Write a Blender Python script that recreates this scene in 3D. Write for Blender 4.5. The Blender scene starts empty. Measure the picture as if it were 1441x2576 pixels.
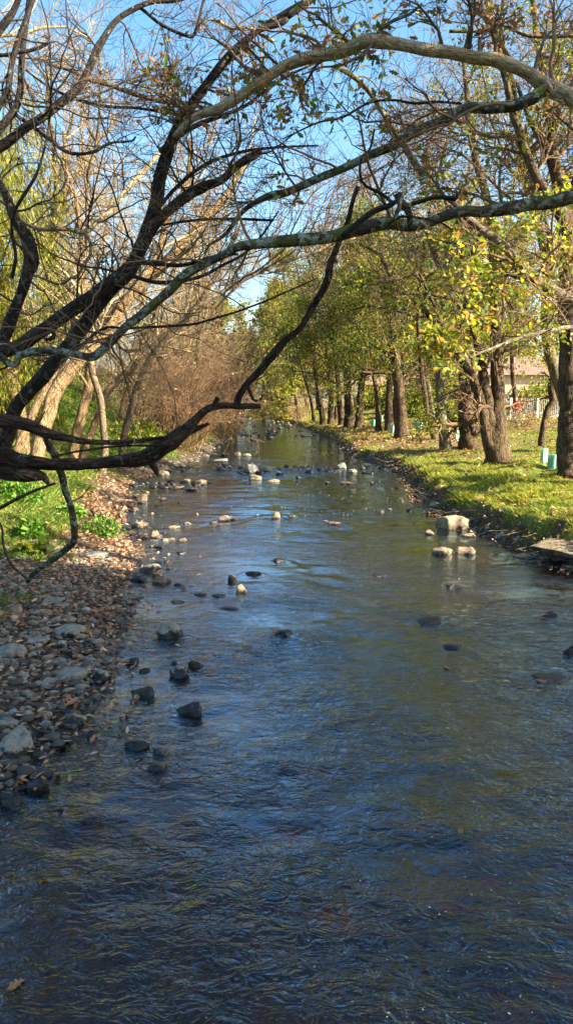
import bpy, math, random
import numpy as np
from mathutils import Vector
np.seterr(over='ignore')
rng = np.random.default_rng(7)
random.seed(7)
PI = math.pi; WB = 1.0; EXPO = 2.15
C = bpy.context.scene.collection
sc = bpy.context.scene
F = 1946.0; CH = 3.0; PIT = math.atan(288.0/F)
FW = np.array([0, math.cos(PIT), -math.sin(PIT)]); UP = np.array([0, math.sin(PIT), math.cos(PIT)]); RT = np.array([1., 0, 0]); CAM = np.array([0, 0, CH])

def P(x, y, d):
    return CAM + d*FW + (x-720.5)/F*d*RT + (1288-y)/F*d*UP
def G(x, y, z=0.0):
    r = FW + (x-720.5)/F*RT + (1288-y)/F*UP
    t = (z-CH)/r[2]
    return CAM + r*t
def depth(p): return float(np.dot(np.asarray(p)-CAM, FW))

# ---------------------------------------------------------------- noise
def _h(i, j, k, s):
    n = (i*73856093) ^ (j*19349663) ^ (k*83492791) ^ (s*2654435761)
    n = n & 0xffffffff
    n = ((n ^ (n >> 15))*2246822519) & 0xffffffff
    n = ((n ^ (n >> 13))*3266489917) & 0xffffffff
    return ((n ^ (n >> 16)) & 0xffffff)/8388608.0-1.0
def vn(p, s=0):
    p = np.asarray(p, float); f0 = np.floor(p).astype(np.int64); t = p-f0; t = t*t*(3-2*t)
    i, j, k = f0[..., 0], f0[..., 1], f0[..., 2]; x, y, z = t[..., 0], t[..., 1], t[..., 2]
    r = 0
    for a in (0, 1):
        for b in (0, 1):
            for c in (0, 1):
                r = r+_h(i+a, j+b, k+c, s)*(x if a else 1-x)*(y if b else 1-y)*(z if c else 1-z)
    return r
def fbm(p, o=3, s=0):
    r = 0; a = 1.; p = np.asarray(p, float)
    for q in range(o):
        r = r+a*vn(p, s+q); p = p*2.03+11.7; a *= .5
    return r
def n2(x, y, sc_, s=0, o=2):
    x, y = np.broadcast_arrays(x, y)
    return fbm(np.stack([x*sc_, y*sc_, np.zeros_like(x*1.0)+s*3.3], -1), o, s)
def ss(a, b, x):
    t = np.clip((x-a)/(b-a), 0, 1); return t*t*(3-2*t)

# ---------------------------------------------------------------- mesh making
def tag(o, label=None, cat=None, group=None, kind=None):
    if label: o['label'] = label
    if cat: o['category'] = cat
    if group: o['group'] = group
    if kind: o['kind'] = kind
    return o
def mesh(name, V, Fc, smooth=True, attrs=None):
    me = bpy.data.meshes.new(name)
    V = np.asarray(V, np.float32).reshape(-1, 3)
    if not isinstance(Fc, (list, tuple)): Fc = [Fc]
    Fc = [np.asarray(f, np.int32) for f in Fc if len(f)]
    me.vertices.add(len(V)); me.vertices.foreach_set('co', V.ravel())
    loops = np.concatenate([f.ravel() for f in Fc]); starts = []; o = 0
    for f in Fc:
        starts.append(o+np.arange(len(f))*f.shape[1]); o += f.size
    starts = np.concatenate(starts).astype(np.int32)
    me.loops.add(len(loops)); me.loops.foreach_set('vertex_index', loops)
    me.polygons.add(len(starts)); me.polygons.foreach_set('loop_start', starts)
    me.update(calc_edges=True)
    me.polygons.foreach_set('use_smooth', np.full(len(starts), smooth))
    if attrs:
        for k, a in attrs.items():
            a = np.asarray(a, np.float32)
            if a.ndim == 2:
                at = me.attributes.new(k, 'FLOAT_VECTOR', 'POINT'); at.data.foreach_set('vector', a.ravel())
            else:
                at = me.attributes.new(k, 'FLOAT', 'POINT'); at.data.foreach_set('value', a)
    me.validate(); me.update()
    return me
def mk(name, V, Fc, mat, parent=None, loc=None, smooth=True, attrs=None):
    V = np.asarray(V, float).reshape(-1, 3)
    if parent is not None:
        off = BASE[parent.name]
    elif loc is not None: off = np.asarray(loc, float)
    else: off = np.zeros(3)
    me = mesh(name, V-off, Fc, smooth, attrs)
    me.materials.append(mat)
    o = bpy.data.objects.new(name, me); C.objects.link(o)
    if parent is not None: o.parent = parent
    elif loc is not None: o.location = Vector(off)
    BASE[o.name] = off
    return o
BASE = {}
def empty(name, loc, label, cat, group=None, kind=None):
    o = bpy.data.objects.new(name, None); C.objects.link(o); o.location = Vector([float(v) for v in loc])
    o.empty_display_size = .3
    BASE[o.name] = np.array(loc, float)
    return tag(o, label, cat, group, kind)
class MB:
    """collects quad/tri soup"""
    def __init__(s): s.V = []; s.Q = []; s.T = []; s.n = 0; s.A = []
    def add(s, V, Q=None, T=None, A=None):
        V = np.asarray(V, float).reshape(-1, 3)
        if Q is not None and len(Q): s.Q.append(np.asarray(Q)+s.n)
        if T is not None and len(T): s.T.append(np.asarray(T)+s.n)
        s.V.append(V); s.A.append(V if A is None else A); s.n += len(V); return s
    def build(s, name, mat, parent=None, loc=None, smooth=True):
        Fc = []
        if s.Q: Fc.append(np.concatenate(s.Q))
        if s.T: Fc.append(np.concatenate(s.T))
        return mk(name, np.concatenate(s.V), Fc, mat, parent, loc, smooth, {'bk': np.concatenate(s.A)})
    def box(s, c, sz, rot=0.0, tilt=0.0):
        x, y, z = [v/2 for v in sz]
        v = np.array([(a*x, b*y, c_*z) for a in (-1, 1) for b in (-1, 1) for c_ in (-1, 1)])
        if tilt:
            ct, st = math.cos(tilt), math.sin(tilt); v = np.stack([v[:, 0], v[:, 1]*ct-v[:, 2]*st, v[:, 1]*st+v[:, 2]*ct], 1)
        cr, sr = math.cos(rot), math.sin(rot)
        v = np.stack([v[:, 0]*cr-v[:, 1]*sr, v[:, 0]*sr+v[:, 1]*cr, v[:, 2]], 1)+np.array(c)
        return s.add(v, [(0, 1, 3, 2), (4, 6, 7, 5), (0, 4, 5, 1), (2, 3, 7, 6), (0, 2, 6, 4), (1, 5, 7, 3)])

def nrm(v): return v/np.maximum(np.linalg.norm(v, axis=-1, keepdims=True), 1e-9)
def tubes(Pt, R, S):
    """Pt (N,K,3) R (N,K) -> verts, quads, bark coords"""
    N, K, _ = Pt.shape
    T = np.gradient(Pt, axis=1); T = nrm(T)
    ref = np.where(np.abs(T[:, :1, 2:3]) > .85, np.array([1., 0, 0]), np.array([0, 0, 1.]))
    A = nrm(np.cross(T, np.broadcast_to(ref, T.shape))); B = np.cross(T, A)
    th = np.arange(S)/S*2*PI; c = np.cos(th)[None, None, :, None]; s = np.sin(th)[None, None, :, None]
    V = Pt[:, :, None]+R[:, :, None, None]*(A[:, :, None]*c+B[:, :, None]*s)
    seg = np.linalg.norm(np.diff(Pt, axis=1), axis=-1); L = np.concatenate([np.zeros((N, 1)), np.cumsum(seg, 1)], 1)
    L = L+np.arange(N)[:, None]*3.71
    bk = np.stack(np.broadcast_arrays(R[:, :, None]*c[..., 0], R[:, :, None]*s[..., 0], L[:, :, None]), -1)
    i = np.arange(N)[:, None, None]*K*S; j = np.arange(K-1)[None, :, None]*S; k = np.arange(S)[None, None, :]; k2 = (k+1) % S
    Q = np.stack([i+j+k, i+j+k2, i+j+S+k2, i+j+S+k], -1).reshape(-1, 4)
    return V.reshape(-1, 3), Q, bk.reshape(-1, 3)
def grow(st, d, L, r0, r1, K, wander, trop=0.0):
    N = len(st); P_ = np.zeros((N, K, 3)); P_[:, 0] = st; d = nrm(d.copy()); stp = (L/(K-1))[:, None]
    trop = np.asarray(trop)
    for k in range(1, K):
        d = d+rng.normal(0, wander, (N, 3)); d[:, 2] += trop
        d = nrm(d); P_[:, k] = P_[:, k-1]+d*stp
    t = np.linspace(0, 1, K)[None]
    return P_, r0[:, None]*(1-t)+r1[:, None]*t
def spawn(Pt, R, n, ang=(35, 70), t0=.15, t1=1.0, lr=(.35, .6), rr=.6, L=None, up=0.0, pw=1.0):
    """pick n child starts per parent"""
    N, K, _ = Pt.shape
    idx = np.repeat(np.arange(N), n); t = t0+(t1-t0)*rng.random(len(idx))**pw
    f = t*(K-1); a = np.minimum(f.astype(int), K-2); u = (f-a)[:, None]
    st = Pt[idx, a]*(1-u)+Pt[idx, a+1]*u; tg = nrm(Pt[idx, a+1]-Pt[idx, a]); r = R[idx, a]*(1-u[:, 0])+R[idx, a+1]*u[:, 0]
    rd = rng.normal(size=(len(idx), 3)); rd[:, 2] += up; pr = nrm(np.cross(tg, np.cross(rd, tg)))
    an = np.radians(rng.uniform(ang[0], ang[1], len(idx)))[:, None]
    d = tg*np.cos(an)+pr*np.sin(an)
    if L is None: L = np.linalg.norm(Pt[:, -1]-Pt[:, 0], axis=-1)
    ln = L[idx]*rng.uniform(lr[0], lr[1], len(idx))*(1.15-.5*t)
    return st, d, ln, r*rr
def cat(pts, n):
    """Catmull-Rom resample of (M,D) points"""
    p = np.asarray(pts, float); p = np.vstack([2*p[0]-p[1], p, 2*p[-1]-p[-2]]); M = len(p)-3
    t = np.linspace(0, M-1e-6, n); i = t.astype(int); u = (t-i)[:, None]
    a, b, c, d = p[i], p[i+1], p[i+2], p[i+3]
    return .5*((2*b)+(-a+c)*u+(2*a-5*b+4*c-d)*u*u+(-a+3*b-3*c+d)*u**3)
def limb(px, w, dp, S=14, knob=.10, step=.07, seed=0, wob=.012):
    """hand-laid limb. px: [(x,y)..] photo points, w: widths in photo px (list, spread), dp: depths (scalar/list)"""
    M = len(px); w = np.interp(np.linspace(0, 1, M), np.linspace(0, 1, len(np.atleast_1d(w))), np.atleast_1d(w))
    dp = np.interp(np.linspace(0, 1, M), np.linspace(0, 1, len(np.atleast_1d(dp))), np.atleast_1d(dp))
    pts = np.array([np.append(P(x, y, d), .5*ww/F*d) for (x, y), ww, d in zip(px, w, dp)])
    ln = np.linalg.norm(np.diff(pts[:, :3], axis=0), axis=1).sum(); n = max(8, int(ln/step))
    q = cat(pts, n); Pt = q[:, :3]; R = np.maximum(q[:, 3], .003)
    nn = np.stack([vn(Pt*3+seed*7.1, 5+k) for k in range(3)], 1)
    Pt = Pt+nn*wob*(R[:, None]/.08+.5)
    Pt, R = Pt[None], R[None]
    V, Q, bk = tubes(Pt, R, S)
    cen = np.repeat(Pt[0], S, 0); rad = np.repeat(R[0], S)[:, None]
    nv = fbm(np.stack([bk[:, 0]*9, bk[:, 1]*9, bk[:, 2]*3.5], 1)+seed*3, 3, seed)[:, None]+.8*vn(np.stack([bk[:, 0]*3, bk[:, 1]*3, bk[:, 2]*2.2], 1)+seed, 3)[:, None]
    V = cen+(V-cen)*(1+knob*nv)
    # end caps
    T = [(0, (k+1) % S, k) for k in range(0)]
    e0 = len(V); V = np.vstack([V, Pt[0, 0], Pt[0, -1]]); bk = np.vstack([bk, bk[0], bk[-1]])
    lo = (len(Pt[0])-1)*S
    T = [(e0, (k+1) % S, k) for k in range(S)]+[(e0+1, lo+k, lo+(k+1) % S) for k in range(S)]
    return Pt, R, V, Q, np.array(T), bk

# leaf outlines: (u along, w half width, cup)
OAK = [(0, .015, 0), (.12, .03, 0), (.22, .16, .02), (.32, .09, .0), (.45, .25, .03), (.56, .13, .0), (.70, .28, .03), (.80, .14, 0), (.93, .12, .02), (1., .01, 0)]
SIM = [(0, .02, 0), (.35, .30, .05), (.7, .26, .04), (1., .02, 0)]
WIL = [(0, .02, 0), (.4, .10, .02), (1., .01, 0)]
def leaves(pos, ax, size, shape=SIM, curl=.25, flat=None):
    """leaf meshes; ax (N,3) long axis. flat: if given, normals near +z"""
    N = len(pos); ax = nrm(ax)
    if flat is None: rd = rng.normal(size=(N, 3))
    else:
        rd = np.cross(np.array([0, 0, 1.])+rng.normal(0, flat, (N, 3)), ax)
    b = nrm(rd-(rd*ax).sum(1, keepdims=True)*ax); n = np.cross(ax, b)
    M = len(shape); u = np.array([s[0] for s in shape]); w = np.array([s[1] for s in shape]); c = np.array([s[2] for s in shape])
    cu = rng.normal(0, curl, (N, 1)); fold = rng.uniform(.0, .5, (N, 1))
    s = np.asarray(size).reshape(-1, 1, 1)
    mid = pos[:, None]+s*(ax[:, None]*u[None, :, None]+n[:, None]*(cu*(u[None]**2))[..., None])
    asy = rng.uniform(.8, 1.15, (N, M, 1))
    off = b[:, None]*w[None, :, None]*asy*s; lift = n[:, None]*(w[None]*fold+c[None])[..., None]*s
    V = np.stack([mid-off+lift, mid, mid+off+lift], 2)  # N,M,3,3
    base = np.arange(N)[:, None, None]*M*3+np.arange(M-1)[None, :, None]*3+np.arange(2)[None, None, :]
    Q = np.stack([base, base+1, base+4, base+3], -1).reshape(-1, 4)
    return V.reshape(-1, 3), Q

# ---------------------------------------------------------------- materials
def newmat(name):
    m = bpy.data.materials.new(name); m.use_nodes = True; nt = m.node_tree; nt.nodes.clear()
    return m, nt, nt.nodes, nt.links
class NT:
    def __init__(s, name):
        s.m, s.nt, s.n, s.l = newmat(name)
    def node(s, t, **k):
        nd = s.n.new(t)
        ins = k.pop('ins', {})
        for a, b in k.items(): setattr(nd, a, b)
        for a, b in ins.items():
            if isinstance(b, bpy.types.NodeSocket): s.l.new(b, nd.inputs[a])
            else: nd.inputs[a].default_value = b
        return nd
    def noise(s, vec, scale, detail=4, rough=.55, dist=0):
        return s.node('ShaderNodeTexNoise', ins={'Vector': vec, 'Scale': scale, 'Detail': detail, 'Roughness': rough, 'Distortion': dist}).outputs['Fac']
    def ramp(s, fac, stops, interp='LINEAR'):
        r = s.node('ShaderNodeValToRGB', ins={'Fac': fac}); cr = r.color_ramp; cr.interpolation = interp
        while len(cr.elements) < len(stops): cr.elements.new(.5)
        for e, (p, c) in zip(cr.elements, stops):
            e.position = p; e.color = (c, c, c, 1) if isinstance(c, (int, float)) else (*c, 1)
        return r.outputs['Color']
    def mix(s, fac, a, b, mode='MIX'):
        m = s.node('ShaderNodeMix', data_type='RGBA', blend_type=mode)
        for k, v in ((0, fac), (6, a), (7, b)):
            if isinstance(v, bpy.types.NodeSocket): s.l.new(v, m.inputs[k])
            else: m.inputs[k].default_value = v if not isinstance(v, tuple) or len(v) == 4 else (*v, 1)
        return m.outputs[2]
    def math(s, op, a, b=0., clamp=False):
        m = s.node('ShaderNodeMath', operation=op, use_clamp=clamp)
        for k, v in ((0, a), (1, b)):
            if isinstance(v, bpy.types.NodeSocket): s.l.new(v, m.inputs[k])
            else: m.inputs[k].default_value = v
        return m.outputs[0]
    def mapping(s, vec, scale=(1, 1, 1)):
        return s.node('ShaderNodeMapping', ins={'Vector': vec, 'Scale': scale}).outputs[0]
    def attr(s, nm, o='Vector'):
        return s.node('ShaderNodeAttribute', attribute_name=nm).outputs[o]
    def out(s, sh):
        o = s.node('ShaderNodeOutputMaterial'); s.l.new(sh, o.inputs['Surface']); return s.m
    def principled(s, col, rough=.8, normal=None, spec=.3):
        p = s.node('ShaderNodeBsdfPrincipled')
        for k, v in (('Base Color', col), ('Roughness', rough), ('Specular IOR Level', spec), ('Normal', normal)):
            if v is None: continue
            if isinstance(v, bpy.types.NodeSocket): s.l.new(v, p.inputs[k])
            else: p.inputs[k].default_value = v if not isinstance(v, tuple) else (*v, 1)
        return p.outputs[0]
    def bump(s, h, strength=.5, dist=.01):
        return s.node('ShaderNodeBump', ins={'Height': h, 'Strength': strength, 'Distance': dist}).outputs[0]

def bark(name, c0, c1, c2=None, amt=.0, scale=22, bs=.8, moss=None, mossamt=0., dist=.012):
    t = NT(name); v = t.attr('bk'); mv = t.mapping(v, (1, 1, .28))
    a = t.noise(mv, scale, 5, .62, .6); big = t.noise(t.mapping(v, (1, 1, .22)), scale*.38, 4, .65, .8); a = t.math('ADD', t.math('MULTIPLY', a, .55), t.math('MULTIPLY', big, .45)); col = t.ramp(a, [(.38, c0), (.50, tuple((x+y)/2 for x, y in zip(c0, c1))), (.60, c1)])
    vo = t.node('ShaderNodeTexVoronoi', feature='DISTANCE_TO_EDGE', ins={'Vector': t.mapping(v, (1, 1, .3)), 'Scale': scale*.9}).outputs['Distance']
    crack = t.ramp(vo, [(0, 0.), (.12, 1.)])
    col = t.mix(t.math('MULTIPLY', t.math('SUBTRACT', 1., crack), .45), col, tuple(x*.35 for x in c0))
    if c2:
        g = t.noise(v, 9, 4, .65); g2 = t.ramp(g, [(.62-amt*.25, 0.), (.66-amt*.25, 1.)]); fine = t.noise(v, 60, 2)
        g2 = t.math('MULTIPLY', g2, t.ramp(fine, [(.35, 0.), (.5, 1.)])); col = t.mix(g2, col, c2)
    if moss:
        g = t.ramp(t.noise(v, 5, 4, .6), [(.6-mossamt*.2, 0.), (.68-mossamt*.2, 1.)]); col = t.mix(g, col, moss)
    h = t.math('ADD', a, t.math('MULTIPLY', crack, .35))
    return t.out(t.principled(col, .9, t.bump(h, bs, dist), .15))
def leafmat(name, stops, tr=.4, rough=.5, gloss=.35):
    t = NT(name); ri = t.node('ShaderNodeNewGeometry').outputs['Random Per Island']
    col = t.ramp(ri, stops)
    pr = t.principled(col, rough, None, gloss); tl = t.node('ShaderNodeBsdfTranslucent')
    hs = t.mix(1., col, (1.5, 1.35, .8, 1), 'MULTIPLY'); t.l.new(hs, tl.inputs['Color'])
    mx = t.node('ShaderNodeMixShader', ins={0: tr}); t.l.new(pr, mx.inputs[1]); t.l.new(tl.outputs[0], mx.inputs[2])
    return t.out(mx.outputs[0])
def plain(name, col, rough=.7, var=.25, sc_=8., bs=.2):
    t = NT(name); v = t.node('ShaderNodeTexCoord').outputs['Object']; n = t.noise(v, sc_, 5)
    c = t.ramp(n, [(.3, tuple(x*(1-var) for x in col)), (.7, tuple(min(1, x*(1+var)) for x in col))])
    return t.out(t.principled(c, rough, t.bump(n, bs, .01), .3))

M = {}
M['bark_dark'] = bark('bark_dark', (.012, .010, .009), (.06, .048, .04), (.17, .18, .13), .12, 30, 1.0, dist=.02)
M['bark_lichen'] = bark('bark_lichen', (.03, .027, .022), (.10, .082, .06), (.27, .31, .24), .42, 30, .9, (.09, .10, .025), .35, dist=.02)
M['bark_dead'] = bark('bark_dead', (.012, .009, .007), (.085, .06, .042), (.15, .15, .11), .08, 18, 1.2, dist=.03)
M['bark_oak'] = bark('bark_oak', (.055, .042, .03), (.21, .165, .115), (.30, .30, .2), .25, 26, .9, (.12, .12, .035), .2, dist=.02)
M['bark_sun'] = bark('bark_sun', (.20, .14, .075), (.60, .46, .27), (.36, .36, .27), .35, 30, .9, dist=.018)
M['bark_tan'] = bark('bark_tan', (.085, .053, .027), (.34, .23, .12), None, 0, 20, 1.0, dist=.05)
M['bark_trunk'] = bark('bark_trunk', (.03, .02, .013), (.16, .108, .062), None, 0, 14, 1.0, (.10, .10, .03), .1, dist=.07)
M['bark_pale'] = bark('bark_pale', (.13, .10, .055), (.36, .29, .16), (.42, .31, .05), .4, 20, .8, dist=.03)
M['bark_grey'] = bark('bark_grey', (.06, .047, .034), (.22, .165, .115), (.4, .3, .06), .2, 20, .6)
def twigmat(name, c0, c1):
    t = NT(name); ri = t.node('ShaderNodeNewGeometry').outputs['Random Per Island']
    return t.out(t.principled(t.ramp(ri, [(0, c0), (1, c1)]), .8, None, .2))
M['twig_dark'] = twigmat('twig_dark', (.035, .028, .024), (.12, .085, .06))
M['twig_brown'] = twigmat('twig_brown', (.08, .05, .03), (.26, .17, .095))
M['twig_pale'] = twigmat('twig_pale', (.15, .10, .05), (.42, .32, .17))
M['twig_red'] = twigmat('twig_red', (.11, .058, .034), (.33, .20, .105))
G1, G2, G3, G4, Y1, Y2, O1, O2 = (.025, .055, .009), (.06, .11, .014), (.12, .18, .02), (.20, .26, .03), (.34, .34, .04), (.50, .38, .035), (.42, .18, .035), (.22, .10, .045)
M['leaf_oak'] = leafmat('leaf_oak', [(0, G1), (.15, G2), (.40, G3), (.70, G4), (.83, Y1), (.87, O2), (.95, Y2), (1, O1)], .5)
M['leaf_green'] = leafmat('leaf_green', [(0, G1), (.25, G2), (.5, G3), (.75, G4), (.92, Y1), (1, O2)], .42)
M['leaf_yellow'] = leafmat('leaf_yellow', [(0, G2), (.2, G3), (.45, G4), (.7, Y1), (.88, Y2), (1, O1)], .45)
M['leaf_autumn'] = leafmat('leaf_autumn', [(0, G2), (.25, G3), (.42, Y1), (.55, O2), (.75, (.18, .08, .035)), (.9, O1), (1, (.1, .05, .03))], .4)
M['leaf_willow'] = leafmat('leaf_willow', [(0, (.08, .11, .015)), (.35, (.17, .20, .022)), (.75, (.32, .32, .04)), (1, (.42, .36, .06))], .5)
M['leaf_dead'] = leafmat('leaf_dead', [(0, (.10, .05, .03)), (.3, (.22, .10, .05)), (.6, (.42, .20, .09)), (.8, (.50, .30, .17)), (1, (.55, .40, .26))], .12, .7, .2)
M['grass'] = leafmat('grass', [(0, (.03, .08, .008)), (.4, (.07, .15, .012)), (.75, (.14, .23, .02)), (.93, (.26, .30, .045)), (1, (.42, .36, .14))], .35)
M['moss'] = leafmat('moss_grass', [(0, (.06, .11, .01)), (.35, (.17, .22, .016)), (.75, (.33, .35, .028)), (1, (.50, .42, .08))], .35)
M['herb'] = leafmat('herb', [(0, (.04, .12, .012)), (.6, (.09, .22, .02)), (1, (.2, .3, .04))], .35)
# ---------------------------------------------------------------- creek shape (photo points of the water line)
LE = [(0, 2010), (60, 1950), (150, 1870), (215, 1800), (240, 1720), (255, 1640), (285, 1560), (300, 1480), (325, 1430), (325, 1380), (292, 1320), (300, 1265), (312, 1222), (395, 1192), (468, 1165), (528, 1150), (540, 1125), (572, 1103), (598, 1078), (608, 1062)]
RE = [(1441, 1448), (1370, 1415), (1290, 1372), (1205, 1338), (1130, 1312), (1085, 1285), (1052, 1250), (1022, 1210), (985, 1182), (930, 1162), (872, 1142), (845, 1112), (800, 1092), (762, 1077), (735, 1066), (690, 1058)]
le = np.array([G(*p)[:2] for p in LE]); re_ = np.array([G(*p)[:2] for p in RE])
le = np.vstack([[-3.2, -60], [-2.6, 0], [-2.2, 4.0], le, [le[-1][0]-3, 135], [le[-1][0]-12, 170]])
re_ = np.vstack([[7.0, -60], [6.2, 0], [5.6, 8], re_, [re_[-1][0]-3, 135], [re_[-1][0]-12, 170]])
def xl(y): return np.interp(y, le[:, 1], le[:, 0])+.10*n2(y*0, y, 1.3, 1)*ss(3, 8, y)
def xr(y): return np.interp(y, re_[:, 1], re_[:, 0])+.12*n2(y*0, y, .9, 2)
def H(x, y):
    x = np.asarray(x, float); y = np.asarray(y, float)
    a, b = xl(y), xr(y); dl = a-x; dr = x-b
    ins = np.minimum(x-a, b-x)
    bed = -.03-.20*ss(0, 1.6, x-a)*ss(0, 1.0, b-x)-.10*ss(0, 2.5, ins)+.05*n2(x, y, .9, 4, 3)
    near = 1-ss(13.2, 16.5, y)            # flat gravel bar up close on the left
    hl = near*(.01+.055*np.clip(dl, 0, 9)+.05*ss(2.0, 3.5, dl)*np.clip(dl-2, 0, 20)) + (1-near)*(.10*ss(0, .5, dl)+.28*np.clip(dl, 0, 3)+.50*np.clip(dl-3, 0, 9)+.10*np.clip(dl-12, 0, 60))
    far = ss(95, 140, y)
    hl = hl*(1-far*.5)+.03*n2(x, y, 1.5, 6, 3)*ss(0, .6, dl)+.22*n2(x, y, .35, 7)*ss(1, 4, dl)*(1-near)
    stp = .52-.12*ss(15, 24, y)
    hr = stp*ss(.02, .62, dr+.14*n2(x, y, 1.6, 8, 3))+.085*np.clip(dr-.3, 0, 22)+.15*n2(x, y, .8, 9, 3)*ss(.2, 1.2, dr)+.10*np.abs(n2(x, y, 1.9, 10))*ss(.1, .8, dr)*(1-ss(24, 34, y))
    h = np.where(dl > 0, hl, np.where(dr > 0, hr, bed))
    end = ss(118, 150, y)                 # the creek bends away behind the trees
    return h*(1-end)+end*np.maximum(h, .9+.3*n2(x, y, .1, 3))
def zone(x, y):
    """grass, gravel, litter masks"""
    a, b = xl(y), xr(y); dl = a-x; dr = x-b
    near = 1-ss(12.6, 15.0, y+.9*n2(x, y, .8, 21))
    gl = ss(.7, 1.5, dl+.5*n2(x, y, 1., 22))*(1-near)+near*ss(3.4, 4.4, dl)
    gr = ss(.25, .6, dr+.25*n2(x, y, 1.5, 23))
    lit = ss(30, 42, y)*ss(-.35, .35, n2(x, y, .28, 24)+.25)*(dr > 0)*.85
    patch = ss(.15, .6, n2(x, y, .55, 25, 3))*.8
    grass = np.clip(gl+gr*(1-lit), 0, 1)*(1-patch*.7)
    gravel = near*ss(-2.5, .1, dl)*(1-ss(3, 4.5, dl))
    return grass, gravel, np.clip(lit+patch*.5*(np.maximum(dl, dr) > .3), 0, 1)

ys = np.concatenate([np.linspace(-60, 2.5, 14)[:-1], np.arange(2.5, 26, .085), np.geomspace(26, 420, 190)])
xo = np.concatenate([-np.geomspace(9, 320, 46)[::-1], np.arange(-8.9, 9.9, .085), np.geomspace(10, 320, 60)])
def cx(y): return .5*(np.interp(y, le[:, 1], le[:, 0])+np.interp(y, re_[:, 1], re_[:, 0]))
YY, XX = np.meshgrid(ys, xo, indexing='ij'); XX = XX+cx(YY)
ZZ = H(XX, YY)
def gridq(a, b):
    i = np.arange(a-1)[:, None]*b+np.arange(b-1)[None]; return np.stack([i, i+1, i+b+1, i+b], -1).reshape(-1, 4)
gm, gv, lt = zone(XX, YY)

t = NT('ground_soil')
geo = t.node('ShaderNodeNewGeometry'); pos = geo.outputs['Position']
nA = t.noise(pos, 3.2, 6, .62); nB = t.noise(pos, 24, 4, .6); nC = t.noise(pos, .9, 3)
soil = t.ramp(nB, [(.3, (.022, .015, .009)), (.5, (.06, .04, .024)), (.72, (.13, .09, .055))])
grassc = t.ramp(nA, [(.3, (.035, .06, .01)), (.5, (.12, .16, .018)), (.68, (.25, .26, .035))])
grassc = t.mix(t.ramp(nB, [(.35, 0.), (.75, .5)]), grassc, (.10, .07, .035))
litc = t.ramp(nB, [(.3, (.07, .04, .022)), (.5, (.22, .13, .06)), (.7, (.42, .29, .16))])
z = t.node('ShaderNodeSeparateXYZ', ins={0: pos}).outputs['Z']
vor = t.node('ShaderNodeTexVoronoi', ins={'Vector': pos, 'Scale': 16.})
peb = t.mix(.55, vor.outputs['Color'], (.3, .22, .12), 'MULTIPLY')
bedc = t.mix(t.ramp(nB, [(.35, .2), (.65, .9)]), t.ramp(nC, [(.35, (.13, .082, .035)), (.65, (.30, .20, .09))]), t.mix(.5, peb, (.09, .06, .03)))
edge = t.node('ShaderNodeTexVoronoi', feature='DISTANCE_TO_EDGE', ins={'Vector': pos, 'Scale': 16.}).outputs['Distance']
col = t.mix(t.attr('gm', 'Fac'), soil, grassc)
col = t.mix(t.math('MULTIPLY', t.attr('lt', 'Fac'), t.ramp(nB, [(.35, .3), (.6, 1.)])), col, litc)
wet = t.ramp(t.math('ADD', z, t.math('MULTIPLY', t.math('SUBTRACT', nB, .5), .06)), [(0., 0.), (.12, 1.)])
col = t.mix(wet, t.mix(.55, col, (.02, .015, .01)), col)
under = t.ramp(z, [(0., 1.), (.006, 0.)])
col = t.mix(under, col, bedc)
hgt = t.math('ADD', nB, t.math('MULTIPLY', edge, .5))
M['ground'] = t.out(t.principled(col, .9, t.bump(hgt, .9, .04), .25))
g = mk('ground', np.stack([XX, YY, ZZ], -1).reshape(-1, 3), gridq(len(ys), len(xo)), M['ground'], attrs={'gm': gm.ravel(), 'gv': gv.ravel(), 'lt': lt.ravel()})
tag(g, 'creek bed and grassy banks with bare soil and leaf litter', 'ground', kind='structure')

ROCKS = []
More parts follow.
